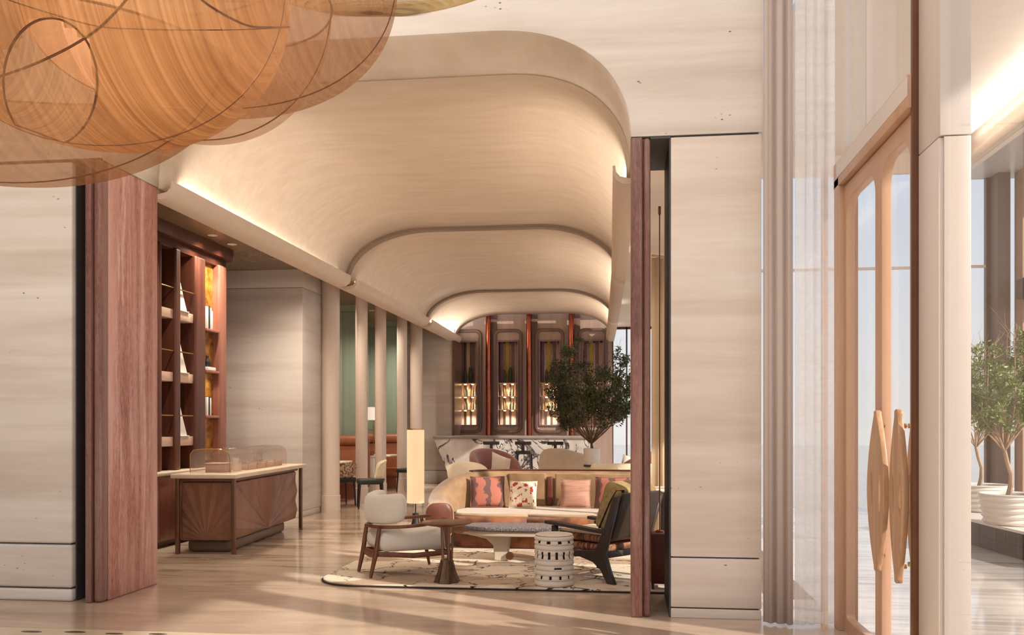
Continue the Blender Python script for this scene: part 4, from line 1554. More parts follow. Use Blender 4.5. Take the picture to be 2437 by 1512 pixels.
for (loc, rz, lab) in (((-2.62, 18.2, 0), math.radians(-50), 'mauve tub armchair with a white pillow in front of the marble bar'), ((0.20, 17.6, 0), math.radians(150), 'mauve tub armchair by the windows behind the planter')):
    t = thing('tub_chair', lab, 'chair', loc, rz, 'mauve tub armchairs')
    MB().box((-0.34, -0.36, 0.10), (0.40, 0.36, 0.44), 0.09, 6).build('seat', 'mauve_velvet', t)
    tub(t, 0.43, 0.08, 1.0, 0.20, 118, 'mauve_velvet', 'shell', 0.42, 1.0, 0.55)
    MB().lathe([(0.25, 0.0), (0.25, 0.10)], (0.02, 0, 0), 24).build('swivel_base', 'dark_wood', t)
cushion('throw_pillow', 'white pillow leaning in the mauve armchair by the marble bar', 'white_linen', (-2.50, 17.92, 0.46), 0.50, 0.46, 0.15, math.radians(-35), 0.25, 0.3)
cushion('throw_pillow', 'white pillow leaning in the mauve armchair by the windows', 'white_linen', (0.08, 17.50, 0.46), 0.50, 0.42, 0.15, math.radians(10), -0.25, 0.3)

ws = thing('curved_sofa', 'pale curved sofa rising behind the planter in front of the bar', 'sofa', (-0.55, 16.2, 0), math.radians(-15))
MB().box((-0.85, -0.42, 0.12), (0.65, 0.40, 0.44), 0.12, 6).build('seat', 'pale_sofa', ws)
MB().box((-0.80, -0.36, 0), (0.60, 0.34, 0.12), 0.02).build('plinth', 'dark_wood', ws)
rings = []
for k in range(25):
    f = k / 24
    a = math.radians(200 - 190 * f)
    c = Vector((-0.15 + 0.80 * math.cos(a), -0.02 - 0.44 * math.sin(a), 0))
    zt = 0.62 + 0.46 * math.sin(PI * min(1, f * 1.15 + 0.05)) ** 0.7
    nv = Vector((math.cos(a), -math.sin(a), 0))
    ring = []
    for q in range(14):
        t_ = 2 * PI * q / 14
        c_, s_ = math.cos(t_), math.sin(t_)
        ring.append(c + nv * (0.10 * math.copysign(abs(c_) ** 0.7, c_)) + Vector((0, 0, 0.10 + (zt - 0.10) * (0.5 + 0.5 * math.copysign(abs(s_) ** 0.6, s_)))))
    rings.append(ring)
MB().loft(rings).build('back', 'pale_sofa', ws, angle=60)

cr = thing('cream_sofa', 'cream sofa with a pillow behind the tan sofa and dark lounge chair', 'sofa', (-0.08, 13.45, 0), math.radians(0))
MB().box((-0.42, -0.35, 0.10), (1.0, 0.42, 0.42), 0.08, 5).build('seat', 'cream_linen', cr)
MB().box((-0.46, 0.30, 0.12), (1.0, 0.52, 0.90), 0.07, 5).build('back', 'cream_linen', cr)
MB().box((-0.50, -0.35, 0.10), (-0.30, 0.46, 0.62), 0.07, 5).build('arm', 'cream_linen', cr)
for x, y in ((-0.40, -0.28), (0.9, -0.28), (-0.40, 0.40), (0.9, 0.40)):
    MB().cyl((x, y, 0), (x, y, 0.12), 0.02, 0.025, 10).build('foot', 'walnut', cr)
cushion('throw_pillow', 'white pillow standing on the cream sofa behind the dark lounge chair', 'white_linen', (-0.05, 13.52, 0.43), 0.42, 0.40, 0.14, math.radians(-6), -0.25, 0.25)
cushion('throw_pillow', 'cream pillow beside the white one on the cream sofa', 'cream_linen', (0.44, 13.45, 0.43), 0.42, 0.38, 0.14, math.radians(-12), -0.3, 0.0)

# ------------------------------------------------------------------ bar with stools
ba = thing('bar_counter', 'flared bar counter of white marble with black veins', 'bar', (0, 0, 0))
bx0, bx1, by0, by1 = -4.70, -0.85, 21.68, 22.46
rings = []
for z, ins in ((0.0, 0.42), (0.35, 0.36), (0.75, 0.20), (1.0, 0.09), (1.14, 0.05)):
    rings.append([(bx0 + ins * 0.9, by0 + ins * 0.6, z), (bx1 - ins * 0.3, by0 + ins * 0.6, z), (bx1 - ins * 0.3, by1 - 0.1, z), (bx0 + ins * 0.9, by1 - 0.1, z)])
MB().loft(rings).build('front', 'bar_marble', ba, angle=30)
MB().box((bx0, by0, 1.142), (bx1, by1, 1.215), 0.02, 4).build('bar_top', 'steel_dark_top', ba)
slabs = ['dark bar stool hidden behind the mauve armchair', 'dark bar stool standing mid bar beside the mauve armchair', 'dark bar stool next to the pale curved sofa']
for u, lab in zip((1172, 1247, 1323), slabs):
    x = at_y(u, 1010, 21.0).x
    t = thing('bar_stool', lab, 'stool', (x, 21.0, 0), 0, 'bar stools')
    MB().box((-0.19, -0.18, 0.80), (0.19, 0.18, 0.88), 0.025, 3).build('seat', 'black_wood', t)
    MB().box((-0.19, -0.20, 1.02), (0.19, -0.16, 1.10), 0.012, 3).build('backrest', 'black_wood', t)
    MB().box((-0.035, -0.19, 0.86), (0.035, -0.17, 1.04), 0.006).build('back_post', 'black_wood', t)
    for sx in (-1, 1):
        for sy in (-1, 1):
            MB().cyl((sx * 0.19, sy * 0.18, 0), (sx * 0.16, sy * 0.15, 0.81), 0.016, 0.02, 8).build('leg', 'black_wood', t)
    for sy in (-1, 1):
        MB().box((-0.18, sy * 0.17 - 0.01, 0.26), (0.18, sy * 0.17 + 0.01, 0.29), 0.004).build('foot_rail', 'black_wood', t)

# ------------------------------------------------------------------ back bar niches, pipes, bottles
nlab = ['lit bar niche nearest the travertine end wall', 'lit bar niche between the first two copper pipes', 'bar niche half covered by the tree', 'bar niche almost hidden by the top of the tree']
nroot = []
for k, (a, c) in enumerate(NX):
    n_ = thing('bar_niche', nlab[k], 'niche', (0, 0, 0), 0, 'bar niches')
    nroot.append(n_)
    m = (a + c) / 2
    plate('outer_frame', [rrect(m - 0.37, 1.28, m + 0.37, 3.97, 0.16, 6), rrect(m - 0.32, 1.33, m + 0.32, 3.92, 0.12, 6)], 0.07, XZ(23.41), 'back_bar_frame', n_, 0.015)
    plate('inner_frame', [[(a - 0.03, NZ0 - 0.03), (c + 0.03, NZ0 - 0.03), (c + 0.03, NZ1 + 0.03), (a - 0.03, NZ1 + 0.03)], [(a, NZ0), (c, NZ0), (c, NZ1), (a, NZ1)]], 0.04, XZ(23.43), 'strip_mauve', n_, 0.004)
    w = c - a
    cols = [('strip_mauve', 0.16), ('mirror_strip', 0.14), ('strip_cream' if k == 0 else 'strip_yellow', 0.18), ('mirror_strip', 0.12), ('strip_mauve', 0.18), ('strip_cream', 0.06), ('mirror_strip', 0.16)]
    x = a
    for mt, f in cols:
        MB().box((x, 23.80, 2.60), (x + f * w - 0.003, 23.83, NZ1 + 0.05)).build('backing_strip', mt, n_, smooth=False)
        MB().box((x, 23.80, NZ0 - 0.05), (x + f * w - 0.003, 23.83, 2.56)).build('backing_strip', 'strip_cream' if mt != 'mirror_strip' else mt, n_, smooth=False)  # lower strips coloured cream to stand for the glow behind the bottles
        x += f * w
    for z in (2.585, 2.24, 1.89):
        MB().box((a - 0.02, 23.46, z - 0.02), (c + 0.02, 23.79, z), 0.004).build('glass_shelf', 'shelf_stone', n_)
        for f in (0.3, 0.7):
            MB().lathe([(0.0, -0.045), (0.035, -0.04), (0.03, -0.02), (0.0, -0.0195)], (a + f * w, 23.62, z - 0.003), 12).build('puck_light', 'bulb_glow', n_)
    if k < 3:
        for z in (2.5, 2.16, 1.8):
            spot('niche_light', (m, 23.60, z), 34 if z > 1.9 else 30, WARM, 140, 0.9, 0.05)


def bottle(x, z, h, r, mat, lab, group):
    t = thing('bottle', lab, 'bottle', (x, 23.60, z + 0.0005), 0, group)
    MB().lathe([(0.0, 0.0), (r, 0.0), (r, h * 0.58), (r * 0.45, h * 0.72), (r * 0.38, h * 0.94)], (0, 0, 0), 12).build('glass_body', mat, t)
    MB().lathe([(r * 0.42, h * 0.94), (r * 0.42, h), (0.0, h)], (0, 0, 0), 10).build('cap', 'ink_black', t)


ORD = ['first', 'second', 'third', 'fourth', 'fifth', 'sixth']
shelfname = {2.24: 'upper', 1.89: 'lower'}
for k in range(3):
    a, c = NX[k]
    w = c - a
    who = ['niche nearest the end wall', 'niche between two copper pipes', 'niche half behind the tree'][k]
    for z in (2.24, 1.89):
        for q in range(6):
            bottle(a + w * (0.10 + 0.16 * q), z, 0.20 + 0.035 * ((q * 7 + k) % 3), 0.026, 'bottle_amber' if (q + k) % 3 == 0 else 'bottle_glass', ORD[q] + ' of six bottles on the %s shelf of the %s' % (shelfname[z], who), 'bottles on the %s shelf, %s' % (shelfname[z], who))
    for q, (f, h, r) in enumerate(((0.30, 0.34, 0.045), (0.58, 0.42, 0.06))):
        t = thing('vase', ('smaller' if q == 0 else 'taller') + ' dark green vase on top shelf of the bar ' + who, 'vase', (a + f * w, 23.62, 2.5855))
        MB().lathe([(0.0, 0), (r * 0.7, 0.0), (r, h * 0.4), (r * 0.8, h * 0.75), (r * 0.5, h), (r * 0.4, h), (0.0, h * 0.2)], (0, 0, 0), 16).build('body', 'teal_plant', t)
        MB().lathe([(r * 0.5, h), (r * 0.6, h + 0.008), (r * 0.42, h + 0.012)], (0, 0, 0), 16).build('lip', 'brass', t)
plab = ['polished copper pipe between the first and second bar niche', 'polished copper pipe between the second and third bar niche', 'polished copper pipe rising above the tree']
for u, lab in zip((1162, 1259, 1360), plab):
    x = at_y(u, 1010, 23.3).x
    t = thing('copper_pipe', lab, 'pipe', (x, 23.30, 1.0), 0, 'copper pipes on the bar wall')
    MB().cyl((0, 0, 0.0), (0, 0, 3.55), 0.068, 0.068, 24).build('tube', 'copper', t)
    for z in (0.25, 1.7, 3.0):
        MB().cyl((0, 0.0, z), (0, 0.10, z), 0.02, 0.02, 10).build('bracket', 'copper', t)

# ------------------------------------------------------------------ booths in the aisle
for i, (y, x0, x1, lab) in enumerate(((18.05, -6.75, -5.26, 'nearer high backed orange leather bench below the green panel'), (21.05, -6.6, -5.16, 'farther high backed orange leather bench below the green panel'))):
    t = thing('banquette', lab, 'bench', (0, y, 0), 0, 'orange leather benches')
    MB().box((x0, -0.50, 0.28), (x1, 0.05, 0.47), 0.05, 4).build('seat', 'orange_leather', t)
    MB().box((x0, 0.0, 0.20), (x1, 0.20, 1.06), 0.03, 3).build('backrest', 'orange_leather', t)
    MB().box((x0, -0.06, 1.06), (x1, 0.22, 1.27), 0.09, 6).build('head_roll', 'orange_leather', t)
    MB().box((x0 + 0.02, -0.42, 0), (x1 - 0.05, 0.18, 0.29)).build('plinth', 'brown_panel', t)
for i, (x, y, z, lab) in enumerate(((-5.85, 17.0, 0.78, 'white topped table at the nearer orange bench'), (-5.75, 20.2, 0.80, 'white topped table at the farther orange bench'))):
    t = thing('dining_table', lab, 'table', (x, y, 0), 0, 'white topped dining tables')
    MB().box((-0.62, -0.36, z - 0.04), (0.48, 0.36, z), 0.012, 3).build('tabletop', 'table_white', t)
    MB().lathe([(0.17, 0.0), (0.17, 0.03), (0.15, 0.05), (0.16, z - 0.06), (0.2, z - 0.041)], (0, 0, 0), 20).build('pedestal', 'brown_panel', t)


def dining_chair(loc, rz, lab, seat, back, tall=0.80):
    t = thing('dining_chair', lab, 'chair', loc, rz)
    MB().box((-0.22, -0.23, 0.43), (0.23, 0.23, 0.52), 0.03, 4).build('seat', seat, t)
    for x, y in ((0.19, 0.19), (0.19, -0.19), (-0.20, 0.19), (-0.20, -0.19)):
        MB().cyl((x * 1.12, y * 1.08, 0), (x, y, 0.44), 0.014, 0.02, 10).build('leg', 'black_wood', t)
    tub(t, 0.25, 0.50, tall, 0.06, 62, back, 'backrest', 0.06, 0.95, 0.5, 18)
    MB().sweep([(-0.20, -0.19, 0.47), (-0.25, 0, 0.50), (-0.20, 0.19, 0.47)], 0.03, 0.05).build('back_rail', 'black_wood', t)
    return t


dining_chair((-5.23, 16.15, 0), math.radians(130), 'dining chair with brown patterned back and dark green seat', 'dark_green_seat', 'patterned_fabric')
dining_chair((-4.55, 15.75, 0), math.radians(200), 'dark legged chair with cream back in front of the plaster column', 'dark_green_seat', 'cream_linen', 0.86)
dining_chair((-4.75, 19.6, 0), math.radians(160), 'dark chair with orange back at the farther orange bench', 'dark_green_seat', 'orange_leather')

# lamp on white pedestal between the columns
pd = thing('pedestal', 'white pedestal between two plaster columns', 'pedestal', (-5.54, 19.2, 0))
MB().box((-0.13, -0.13, 0), (0.13, 0.13, 0.78), 0.01).build('shaft', 'white_ceramic', pd)
MB().box((-0.15, -0.15, 0.78), (0.15, 0.15, 0.81), 0.008).build('cap', 'white_ceramic', pd)
tl = thing('table_lamp', 'gold caged table lamp with white shade on the white pedestal', 'lamp', (-5.54, 19.2, 0.811))
MB().lathe([(0.09, 0.0), (0.09, 0.02), (0.02, 0.04)], (0, 0, 0), 20).build('foot', 'brass', tl)
for z in (0.08, 0.24, 0.40, 0.56):
    MB().box((-0.11, -0.11, z), (0.11, 0.11, z + 0.012)).build('cage_shelf', 'brass', tl, smooth=False)
for x, y in ((-1, -1), (1, -1), (1, 1), (-1, 1)):
    MB().cyl((x * 0.10, y * 0.10, 0.03), (x * 0.10, y * 0.10, 0.76), 0.008, 0.008, 8).build('cage_post', 'gold_leaf', tl)
MB().lathe([(0.13, 0.78), (0.11, 1.06), (0.0, 1.062)], (0, 0, 0), 24).build('shade', 'shade_white', tl)

# downlights
for (x, y, lab) in ((-5.42, 11.35, 'nearer small round downlight above the bookcase'), (-5.42, 11.95, 'farther small round downlight above the bookcase'), (-5.54, 19.3, 'single small downlight above the booths')):
    t = thing('downlight', lab, 'downlight', (x, y, 3.9995))
    MB().lathe([(0.05, -0.006), (0.065, -0.006), (0.065, 0.0), (0.05, 0.0)], (0, 0, 0), 24).build('trim_ring', 'white_ceramic', t)
    MB().lathe([(0.0, -0.004), (0.05, -0.004), (0.05, -0.001), (0.0, -0.001)], (0, 0, 0), 24).build('lens', 'downlight_glow', t)
    spot('downlight_and_fill', (x, y, 3.98), 190, WARM2, 140, 1.0, 0.05)
for (x, y) in ((-5.0, 9.6), (-4.85, 12.9), (-5.3, 15.6), (-5.6, 17.0), (-5.6, 20.2)):  # unseen fill spots added to brighten the aisle, without fixtures
    spot('downlight_and_fill', (x, y, 3.95), 190, WARM2, 140, 1.0, 0.05)

# ------------------------------------------------------------------ slot behind the slender jamb
pc = thing('curtain', 'narrow cream curtain hanging behind the slender red jamb', 'curtain', (0, 0, 0))


def drape(b, p0, p1, z0, z1, folds, amp, n=None, ph=0.0):
    n = n or folds * 10
    p0, p1 = Vector(p0), Vector(p1)
    d = p1 - p0
    nv = Vector((-d.y, d.x)).normalized()
    rings = []
    for z in (z0, z0 + 0.3 * (z1 - z0), z0 + 0.7 * (z1 - z0), z1):
        ring = []
        for k in range(n + 1):
            f = k / n
            q = p0 + d * f + nv * (amp * (math.sin(2 * PI * folds * f + ph) + 0.4 * math.sin(2 * PI * folds * 1.7 * f + 1.3 + 0.15 * z)))
            ring.append((q.x, q.y, z))
        rings.append(ring)
    b.loft(rings, closed=False)
    return b


o = drape(MB(), (0.36, 12.6), (0.78, 12.9), 0.02, 3.8, 5, 0.03).build('fabric', 'curtain_cream', pc)
o.modifiers.new('thickness', 'SOLIDIFY').thickness = 0.004
MB().cyl((0.36, 12.57, 3.82), (0.82, 12.93, 3.82), 0.015).build('rail', 'brass', pc)
sc_ = thing('side_cabinet', 'small reddish wood cabinet behind the slender red jamb', 'cabinet', (0.28, 8.24, RZ))
MB().box((-0.06, -0.10, 0.05), (0.10, 0.14, 0.50), 0.01, 3).build('body', 'rust_leather', sc_)
MB().box((-0.055, -0.106, 0.07), (0.095, -0.098, 0.48), 0.004).build('door', 'rust_leather', sc_)
for x, y in ((-0.04, -0.08), (0.08, -0.08), (-0.04, 0.12), (0.08, 0.12)):
    MB().cyl((x, y, 0), (x, y, 0.06), 0.012, 0.012, 8).build('foot', 'dark_wood', sc_)
cp = thing('pole_lamp', 'slim copper pole lamp standing on the reddish wood cabinet', 'lamp', (0.302, 8.26, RZ + 0.5005))
MB().lathe([(0.0, 0), (0.035, 0), (0.035, 0.012), (0.014, 0.02)], (0, 0, 0), 18).build('foot', 'copper', cp)
MB().cyl((0, 0, 0.01), (0, 0, 2.9), 0.006, 0.006, 10).build('pole', 'bronze_leg', cp)
MB().lathe([(0.008, 2.86), (0.014, 2.88), (0.014, 2.94), (0.0, 2.945)], (0, 0, 0), 18).build('head', 'bronze_leg', cp)
rt = thing('round_table', 'small white topped round table behind the dark lounge chair', 'table', (0.42, 10.4, RZ))
MB().lathe([(0.0, 0.72), (0.27, 0.72), (0.28, 0.735), (0.27, 0.75), (0.0, 0.75)], (0, 0, 0), 32).build('tabletop', 'table_white', rt)
MB().lathe([(0.0, 0.0), (0.18, 0.0), (0.17, 0.02), (0.03, 0.06), (0.03, 0.72)], (0, 0, 0), 24).build('pedestal', 'dark_wood', rt)

# ------------------------------------------------------------------ drapes of the entrance window
cz = thing('curtain', 'taupe floor length drape beside the pale stone pillar', 'curtain', (0, 0, 0))
o = drape(MB(), (1.02, 6.96), (1.225, 6.90), 0.015, 6.9, 3, 0.024, 60).build('fabric', 'curtain_taupe', cz)
o.modifiers.new('thickness', 'SOLIDIFY').thickness = 0.004
MB().box((1.02, 6.80, 6.90), (1.235, 7.0, 6.95)).build('track', 'white_ceramic', cz, smooth=False)
cy = thing('curtain', 'sheer white floor length drape next to the entrance door', 'curtain', (0, 0, 0))
o = drape(MB(), (1.25, 6.89), (1.55, 6.97), 0.015, 6.9, 4, 0.020, 80, 0.8).build('fabric', 'curtain_sheer', cy)
o.modifiers.new('thickness', 'SOLIDIFY').thickness = 0.002
MB().box((1.245, 6.82, 6.90), (1.57, 7.0, 6.95)).build('track', 'white_ceramic', cy, smooth=False)

# ------------------------------------------------------------------ trees


def grow_tree(name, lab, loc, trunk_r, trunk_h, crown_h, crown_w, bark, leaf, seed, n_main=9, leaf_n=5000, lean=0.05, leaf_s=0.045, widest=0.55):
    rnd = random.Random(seed)
    root = thing(name, lab, 'tree', loc)
    tr = [(0, 0, 0)]
    for k in range(1, 5):
        tr.append((lean * math.sin(k * 1.1) * trunk_h, lean * math.cos(k * 1.7) * trunk_h * 0.6, trunk_h * k / 4))
    b = MB()
    b.tube(tr, [trunk_r, trunk_r * 0.9, trunk_r * 0.8, trunk_r * 0.75, trunk_r * 0.7], 8)
    b.build('trunk', bark, root)
    top = Vector(tr[-1])
    tips = []
    br = MB()

    def width(f):
        return crown_w / 2 * max(0.05, math.sin(PI * min(1, (f * 0.93 + 0.06)) ** (0.75 if widest < 0.5 else 1.0)) ** 0.7)

    segs = []
    for k in range(n_main):
        a = 2 * PI * k / n_main + rnd.uniform(-0.3, 0.3)
        tgt_f = rnd.uniform(0.45, 0.98)
        rr = width(tgt_f) * rnd.uniform(0.5, 0.95)
        end = Vector((math.cos(a) * rr, math.sin(a) * rr, trunk_h + crown_h * tgt_f))
        mid = top.lerp(end, 0.45) + Vector((math.cos(a) * 0.12 * crown_w, math.sin(a) * 0.12 * crown_w, -0.03 * crown_h))
        pts = [top, top.lerp(mid, 0.5) + Vector((rnd.uniform(-.02, .02), rnd.uniform(-.02, .02), 0)), mid, mid.lerp(end, 0.5), end]
        r0 = trunk_r * 0.42
        br.tube(pts, [r0, r0 * 0.8, r0 * 0.55, r0 * 0.35, r0 * 0.15], 5)
        for j in range(9):
            f = rnd.uniform(0.25, 0.95)
            i = min(3, int(f * 4))
            s = pts[i].lerp(pts[i + 1], f * 4 - i)
            a2 = a + rnd.uniform(-1.4, 1.4)
            ln = rnd.uniform(0.16, 0.36) * crown_w
            e_ = s + Vector((math.cos(a2) * ln * 0.8, math.sin(a2) * ln * 0.8, ln * rnd.uniform(0.15, 1.0)))
            m2 = s.lerp(e_, 0.5) + Vector((0, 0, -0.04 * ln))
            br.tube([s, m2, e_], [r0 * 0.3, r0 * 0.2, r0 * 0.08], 4)
            for q in range(4):
                g = s.lerp(e_, rnd.uniform(0.3, 1.0))
                a3 = a2 + rnd.uniform(-1.2, 1.2)
                l3 = ln * rnd.uniform(0.3, 0.6)
                h = g + Vector((math.cos(a3) * l3 * 0.6, math.sin(a3) * l3 * 0.6, l3 * rnd.uniform(0.2, 1.0)))
                br.tube([g, h], [r0 * 0.12, r0 * 0.05], 3)
                tips.append((g, h))
    o = br.build('branches', bark, root)
    tag(o, kind='stuff')
    verts, faces = [], []
    cen_z = trunk_h + crown_h * 0.5
    kept = 0
    tries = 0
    while kept < leaf_n and tries < leaf_n * 4:
        tries += 1
        g, h = tips[rnd.randrange(len(tips))]
        p = g.lerp(h, rnd.uniform(0.1, 1.25)) + Vector((rnd.gauss(0, 0.02), rnd.gauss(0, 0.02), rnd.gauss(0, 0.02))) * crown_w
        f = (p.z - trunk_h) / crown_h
        if f < 0.10 or f > 1.04 or math.hypot(p.x, p.y) > width(min(max(f, 0), 1)) * 1.04:
            continue
        kept += 1
        d = Vector((rnd.gauss(0, 1), rnd.gauss(0, 1), rnd.gauss(0.5, 1))).normalized()
        s_ = d.cross(Vector((rnd.gauss(0, 1), rnd.gauss(0, 1), rnd.gauss(0, 1)))).normalized()
        ln = leaf_s * rnd.uniform(0.7, 1.3)
        i0 = len(verts)
        verts += [p, p + d * ln * 0.5 + s_ * ln * 0.2, p + d * ln, p + d * ln * 0.5 - s_ * ln * 0.2]
        faces.append((i0, i0 + 1, i0 + 2, i0 + 3))
    me = bpy.data.meshes.new('foliage')
    me.from_pydata([tuple(v) for v in verts], [], faces)
    me.materials.append(MATS[leaf])
    fo = bpy.data.objects.new('foliage', me)
    COL.objects.link(fo)
    fo.parent = root
    tag(fo, kind='stuff')
    return root


# indoor planter in front of the bar
px_, py_ = -0.56, 15.0
ped = thing('pedestal', 'cream pedestal carrying the white drum planter', 'pedestal', (px_, py_, 0))
MB().box((-0.10, -0.10, 0), (0.10, 0.10, 0.80), 0.012, 3).build('shaft', 'cream_linen', ped)
MB().box((-0.13, -0.13, 0.80), (0.13, 0.13, 0.83), 0.006).build('cap', 'dark_wood', ped)
pot = thing('planter', 'white drum planter holding the dark leafy tree', 'planter', (px_, py_, 0.8305))
MB().lathe([(0.0, 0.0), (0.13, 0.0), (0.135, 0.01), (0.137, 0.265), (0.132, 0.272), (0.122, 0.265), (0.12, 0.22), (0.0, 0.22)], (0, 0, 0), 40).build('drum', 'white_ceramic', pot)
MB().lathe([(0.0, 0.221), (0.119, 0.221), (0.10, 0.235), (0.0, 0.24)], (0, 0, 0), 24).build('soil', 'soil', pot)
grow_tree('potted_tree', 'dark leafy multi branched tree in the white drum planter', (px_, py_, 1.055), 0.028, 0.12, 1.86, 1.56, 'bark', 'leaf_dark', 5, 17, 14000, 0.05, 0.055)

# hall bench with planted trees
hb = thing('stone_bench', 'low black stone bench with a white top in the hall', 'bench', (0, 0, 0))
front = [(4.42, 13.5), (4.33, 12.6), (4.28, 11.9), (4.30, 11.2), (4.36, 10.5), (4.50, 9.8)]
backp = [(6.6, 13.5), (6.6, 9.8)]
for p, q in zip(front, front[1:]):
    p, q = Vector(p), Vector(q)
    for k in range(3):
        a, c = p.lerp(q, k / 3), p.lerp(q, (k + 1) / 3)
        d = (c - a).normalized()
        nrm = Vector((d.y, -d.x)) * -1.0
        nrm = Vector((-1, 0)) if nrm.x > 0 else nrm
        for z0, z1 in ((0.0, 0.135), (0.139, 0.285)):
            o_ = 0.012 + 0.004 * random.random()
            pts = [a + d * 0.002, c - d * 0.002, c - d * 0.002 - nrm * 0.05, a + d * 0.002 - nrm * 0.05]
            pts = [w_ + nrm * 0.0 - Vector((o_ - 0.012, 0)) for w_ in pts]
            MB().loft([[(w_.x, w_.y, z0) for w_ in pts], [(w_.x, w_.y, z1) for w_ in pts]]).build('tile', 'black_stone', hb, smooth=False)
core = [(x + 0.06, y) for x, y in front]
plate('core', [core[::-1] + backp], 0.285, XY(0.1425), 'black_stone', hb)
plate('bench_top', [[(x - 0.03, y) for x, y in front][::-1] + backp], 0.03, XY(0.305), 'white_ceramic', hb)
for (x, y, lab, tlab, sd_, tr_) in ((4.52, 11.30, 'ribbed white planter on the black stone bench', 'pale leafy tree in the ribbed planter on the stone bench', 11, 0.034), (4.80, 12.95, 'ribbed white planter mostly hidden by the stone pier', 'pale leafy tree mostly hidden by the stone pier', 12, 0.03)):
    t = thing('planter', lab, 'planter', (x, y, 0.3205))
    prof = [(0.0, 0.0), (0.28, 0.0)]
    for k in range(5):
        z = 0.012 + k * 0.068
        prof += [(0.30 + 0.012 * k, z), (0.325 + 0.012 * k, z + 0.03), (0.305 + 0.012 * k, z + 0.062)]
    prof += [(0.37, 0.355), (0.355, 0.365), (0.33, 0.35), (0.32, 0.31), (0.0, 0.31)]
    MB().lathe(prof, (0, 0, 0), 48).build('ribbed_bowl', 'white_ceramic', t, angle=25)
    MB().lathe([(0.0, 0.311), (0.315, 0.311), (0.3, 0.325), (0.0, 0.33)], (0, 0, 0), 28).build('soil', 'soil', t)
    grow_tree('olive_tree', tlab, (x - 0.05, y, 0.636), tr_, 0.55, 1.50, 1.15, 'bark_pale', 'leaf_light', sd_, 12, 8000, 0.06, 0.055)

# ------------------------------------------------------------------ pendant of overlapping gauze shells
pl = thing('pendant_light', 'huge amber pendant of overlapping sheer gauze shells hanging above', 'lamp', at_t(300, -60, 5.0))
PC = pl.location.copy()
Rv = Vector((CA, SA, 0))
Fv = Vector((-SA, CA, 0))
Uv = Vector((0, 0, 1))


def to_px(p):
    d = p - Vector((0, 0, EYE))
    t = d.dot(Fv)
    return U0 + F_PX * d.dot(Rv) / t, HOR - F_PX * d.z / t


def on_shell(u, v, c, rx, rz, ry, ex):
    """first point of the sight line through (u, v) on the bowl"""
    for k in range(1400):
        t = 3.4 + k * 0.0025
        m = at_t(u, v, t) - PC - c
        if (abs(m.z) / rz) ** ex + ((m.dot(Rv) / rx) ** 2 + (m.dot(Fv) / ry) ** 2) ** (ex / 2) < 1:
            return m + c
    return None


def shell(name, u, v, t, rx, rz, ry, mat, ex=2.0, hole=None, top=0.25, nu=96, nv=36, label=None, hoop=True):
    """open bowl hanging mouth up; centre given on the picture at depth t, radii in metres"""
    c = at_t(u, v, t) - PC
    b = MB()
    R = []
    for i in range(nv + 1):
        ph = -PI / 2 + (PI / 2 + top) * i / nv
        row = []
        for k in range(nu):
            a = 2 * PI * k / nu
            cp_, sp2 = math.cos(ph), math.sin(ph)
            w = max(1e-4, abs(cp_)) ** (2 / ex)
            z = math.copysign(abs(sp2) ** (2 / ex), sp2)
            wob = 1 + 0.02 * math.sin(3 * a + rx * 5)
            row.append(b.bm.verts.new(c + Rv * (rx * w * math.cos(a) * wob) + Fv * (ry * w * math.sin(a) * wob) + Uv * (rz * z)))
        R.append(row)
    rimpts = [v_.co.copy() for v_ in R[-1]]
    for i in range(nv):
        for k in range(nu):
            q = (R[i][k], R[i][(k + 1) % nu], R[i + 1][(k + 1) % nu], R[i + 1][k])
            if hole:
                m = sum((w.co for w in q), Vector()) / 4
                pu, pv = to_px(m + PC)
                if (m - c).dot(Fv) < 0.12 and ((pu - hole[0]) / hole[2]) ** 2 + ((pv - hole[1]) / hole[3]) ** 2 < 1:
                    continue
            b.bm.faces.new(q)
    bmesh.ops.remove_doubles(b.bm, verts=b.bm.verts, dist=2e-4)
    loose = [v_ for v_ in b.bm.verts if not v_.link_faces]
    bmesh.ops.delete(b.bm, geom=loose, context='VERTS')
    o = b.build(name, mat, pl, angle=80)
    if label:
        o['label'] = label
    MB().tube(rimpts, 0.007, 6, closed=True).build('rim', 'bronze', o)
    if hoop:
        for sgn in (1, -1):
            hp = []
            for k in range(41):
                ph = -PI / 2 + (PI / 2 + top) * k / 40
                w = max(1e-4, abs(math.cos(ph))) ** (2 / ex)
                z = math.copysign(abs(math.sin(ph)) ** (2 / ex), math.sin(ph))
                wob = 1 + 0.02 * math.sin(3 * (0 if sgn > 0 else PI) + rx * 5)
                hp.append(c + Rv * (sgn * rx * w * wob) + Uv * (rz * z))
            MB().tube(hp, 0.004, 6).build('frame_hoop', 'bronze', o)
    if hole:
        pts = []
        for k in range(60):
            a = 2 * PI * k / 60
            q = on_shell(hole[0] + hole[2] * math.cos(a), hole[1] + hole[3] * math.sin(a), c, rx, rz, ry, ex)
            if q is not None:
                pts.append(q)
        MB().tube(pts, 0.006, 6, closed=True).build('rim', 'bronze', o)
    return o, c


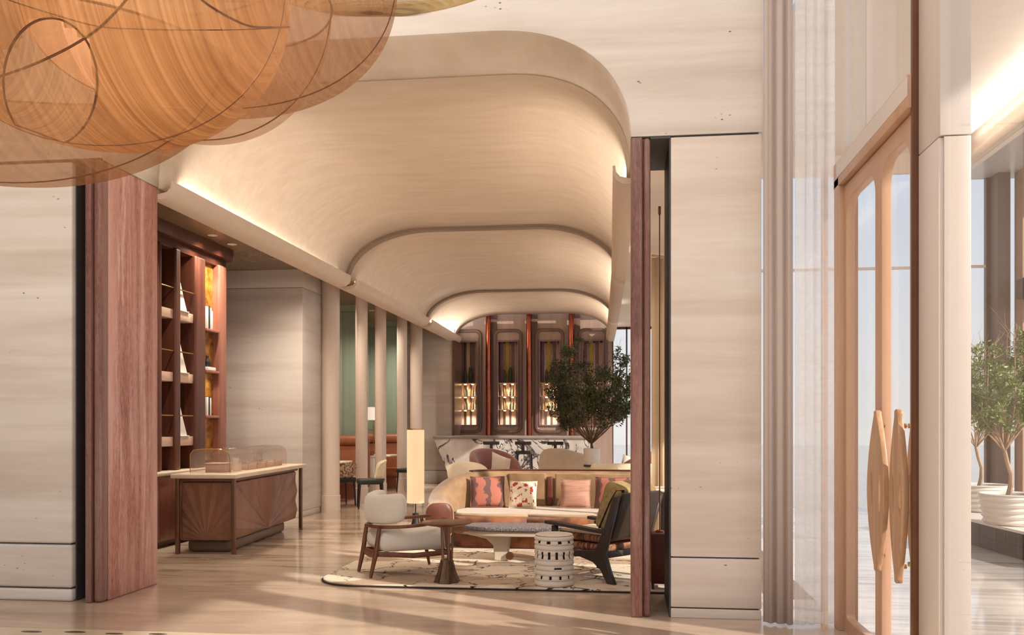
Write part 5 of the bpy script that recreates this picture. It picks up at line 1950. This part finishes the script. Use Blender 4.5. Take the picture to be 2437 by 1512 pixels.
K = 5.0 / F_PX
o, cM = shell('gauze_shell', 255, -40, 5.0, 432 * K, 386 * K, 0.85, 'gauze_amber', 2.15, (120, 195, 112, 152), 0.2, label='dense amber gauze shell with an oval opening')
shell('gauze_shell', 40, 130, 5.05, 500 * K, 308 * K, 0.80, 'gauze_low', 2.0, None, 0.0, label='lowest amber gauze shell')
shell('gauze_shell', 500, -60, 5.15, 463 * K, 330 * K, 0.75, 'gauze_rose', 2.3, None, 0.2, label='rosy gauze shell on the outer side')
shell('gauze_shell', 480, 10, 5.3, 330 * K, 343 * K, 0.65, 'gauze_pale', 2.1, None, 0.0, label='palest gauze shell at the back')
def smooth_px(p, n):
    return [(q.x, q.y) for q in smooth_path(p, n)]


# sweeping wire hoops across the front
for pts_px, r in (([(330, -40), (300, 0), (262, 42), (225, 75), (170, 110), (110, 140), (55, 163), (0, 182), (-60, 200)], 0.006),
                  ([(455, -30), (480, 0), (530, 33), (590, 61), (640, 65), (688, 64)], 0.006),
                  ([(20, 0), (120, 32), (230, 62), (330, 69), (440, 71), (560, 71), (684, 66)], 0.0025)):
    q = []
    for u, v in smooth_px(pts_px, 40):
        w_ = on_shell(u, v, cM, 432 * K, 386 * K, 0.85, 2.15)
        if w_ is not None:
            q.append(w_)
    MB().tube(q, r, 6).build('wire_hoop', 'bronze', pl)
# netted skirt
o, c_ = shell('net_skirt', 890, -330, 5.5, 570 * K, 397 * K, 0.45, 'net_olive', 2.0, None, -0.35, 170, 26, label='open olive coloured netting at the outer edge', hoop=False)
tag(o, kind='stuff')
wm = o.modifiers.new('net', 'WIREFRAME')
wm.thickness = 0.0045
# suspension cables and the lamp inside
for u, v in ((200, -60), (420, -60)):
    p = at_t(u, v - 200, 5.0) - PC
    MB().cyl(p, Vector((p.x, p.y, 6.999 - PC.z)), 0.006, 0.006, 8).build('cable', 'bronze', pl)
MB().lathe([(0.0, -0.10), (0.07, -0.07), (0.10, 0.0), (0.07, 0.07), (0.0, 0.10)], at_t(300, -120, 5.0) - PC, 20).build('globe', 'bulb_glow', pl)
lp = bpy.data.lights.new('pendant_lamp', 'POINT')
lp.energy = 90
lp.color = WARM
lp.shadow_soft_size = 0.12
lo = bpy.data.objects.new('pendant_lamp', lp)
lo.location = at_t(300, -60, 5.0)
COL.objects.link(lo)
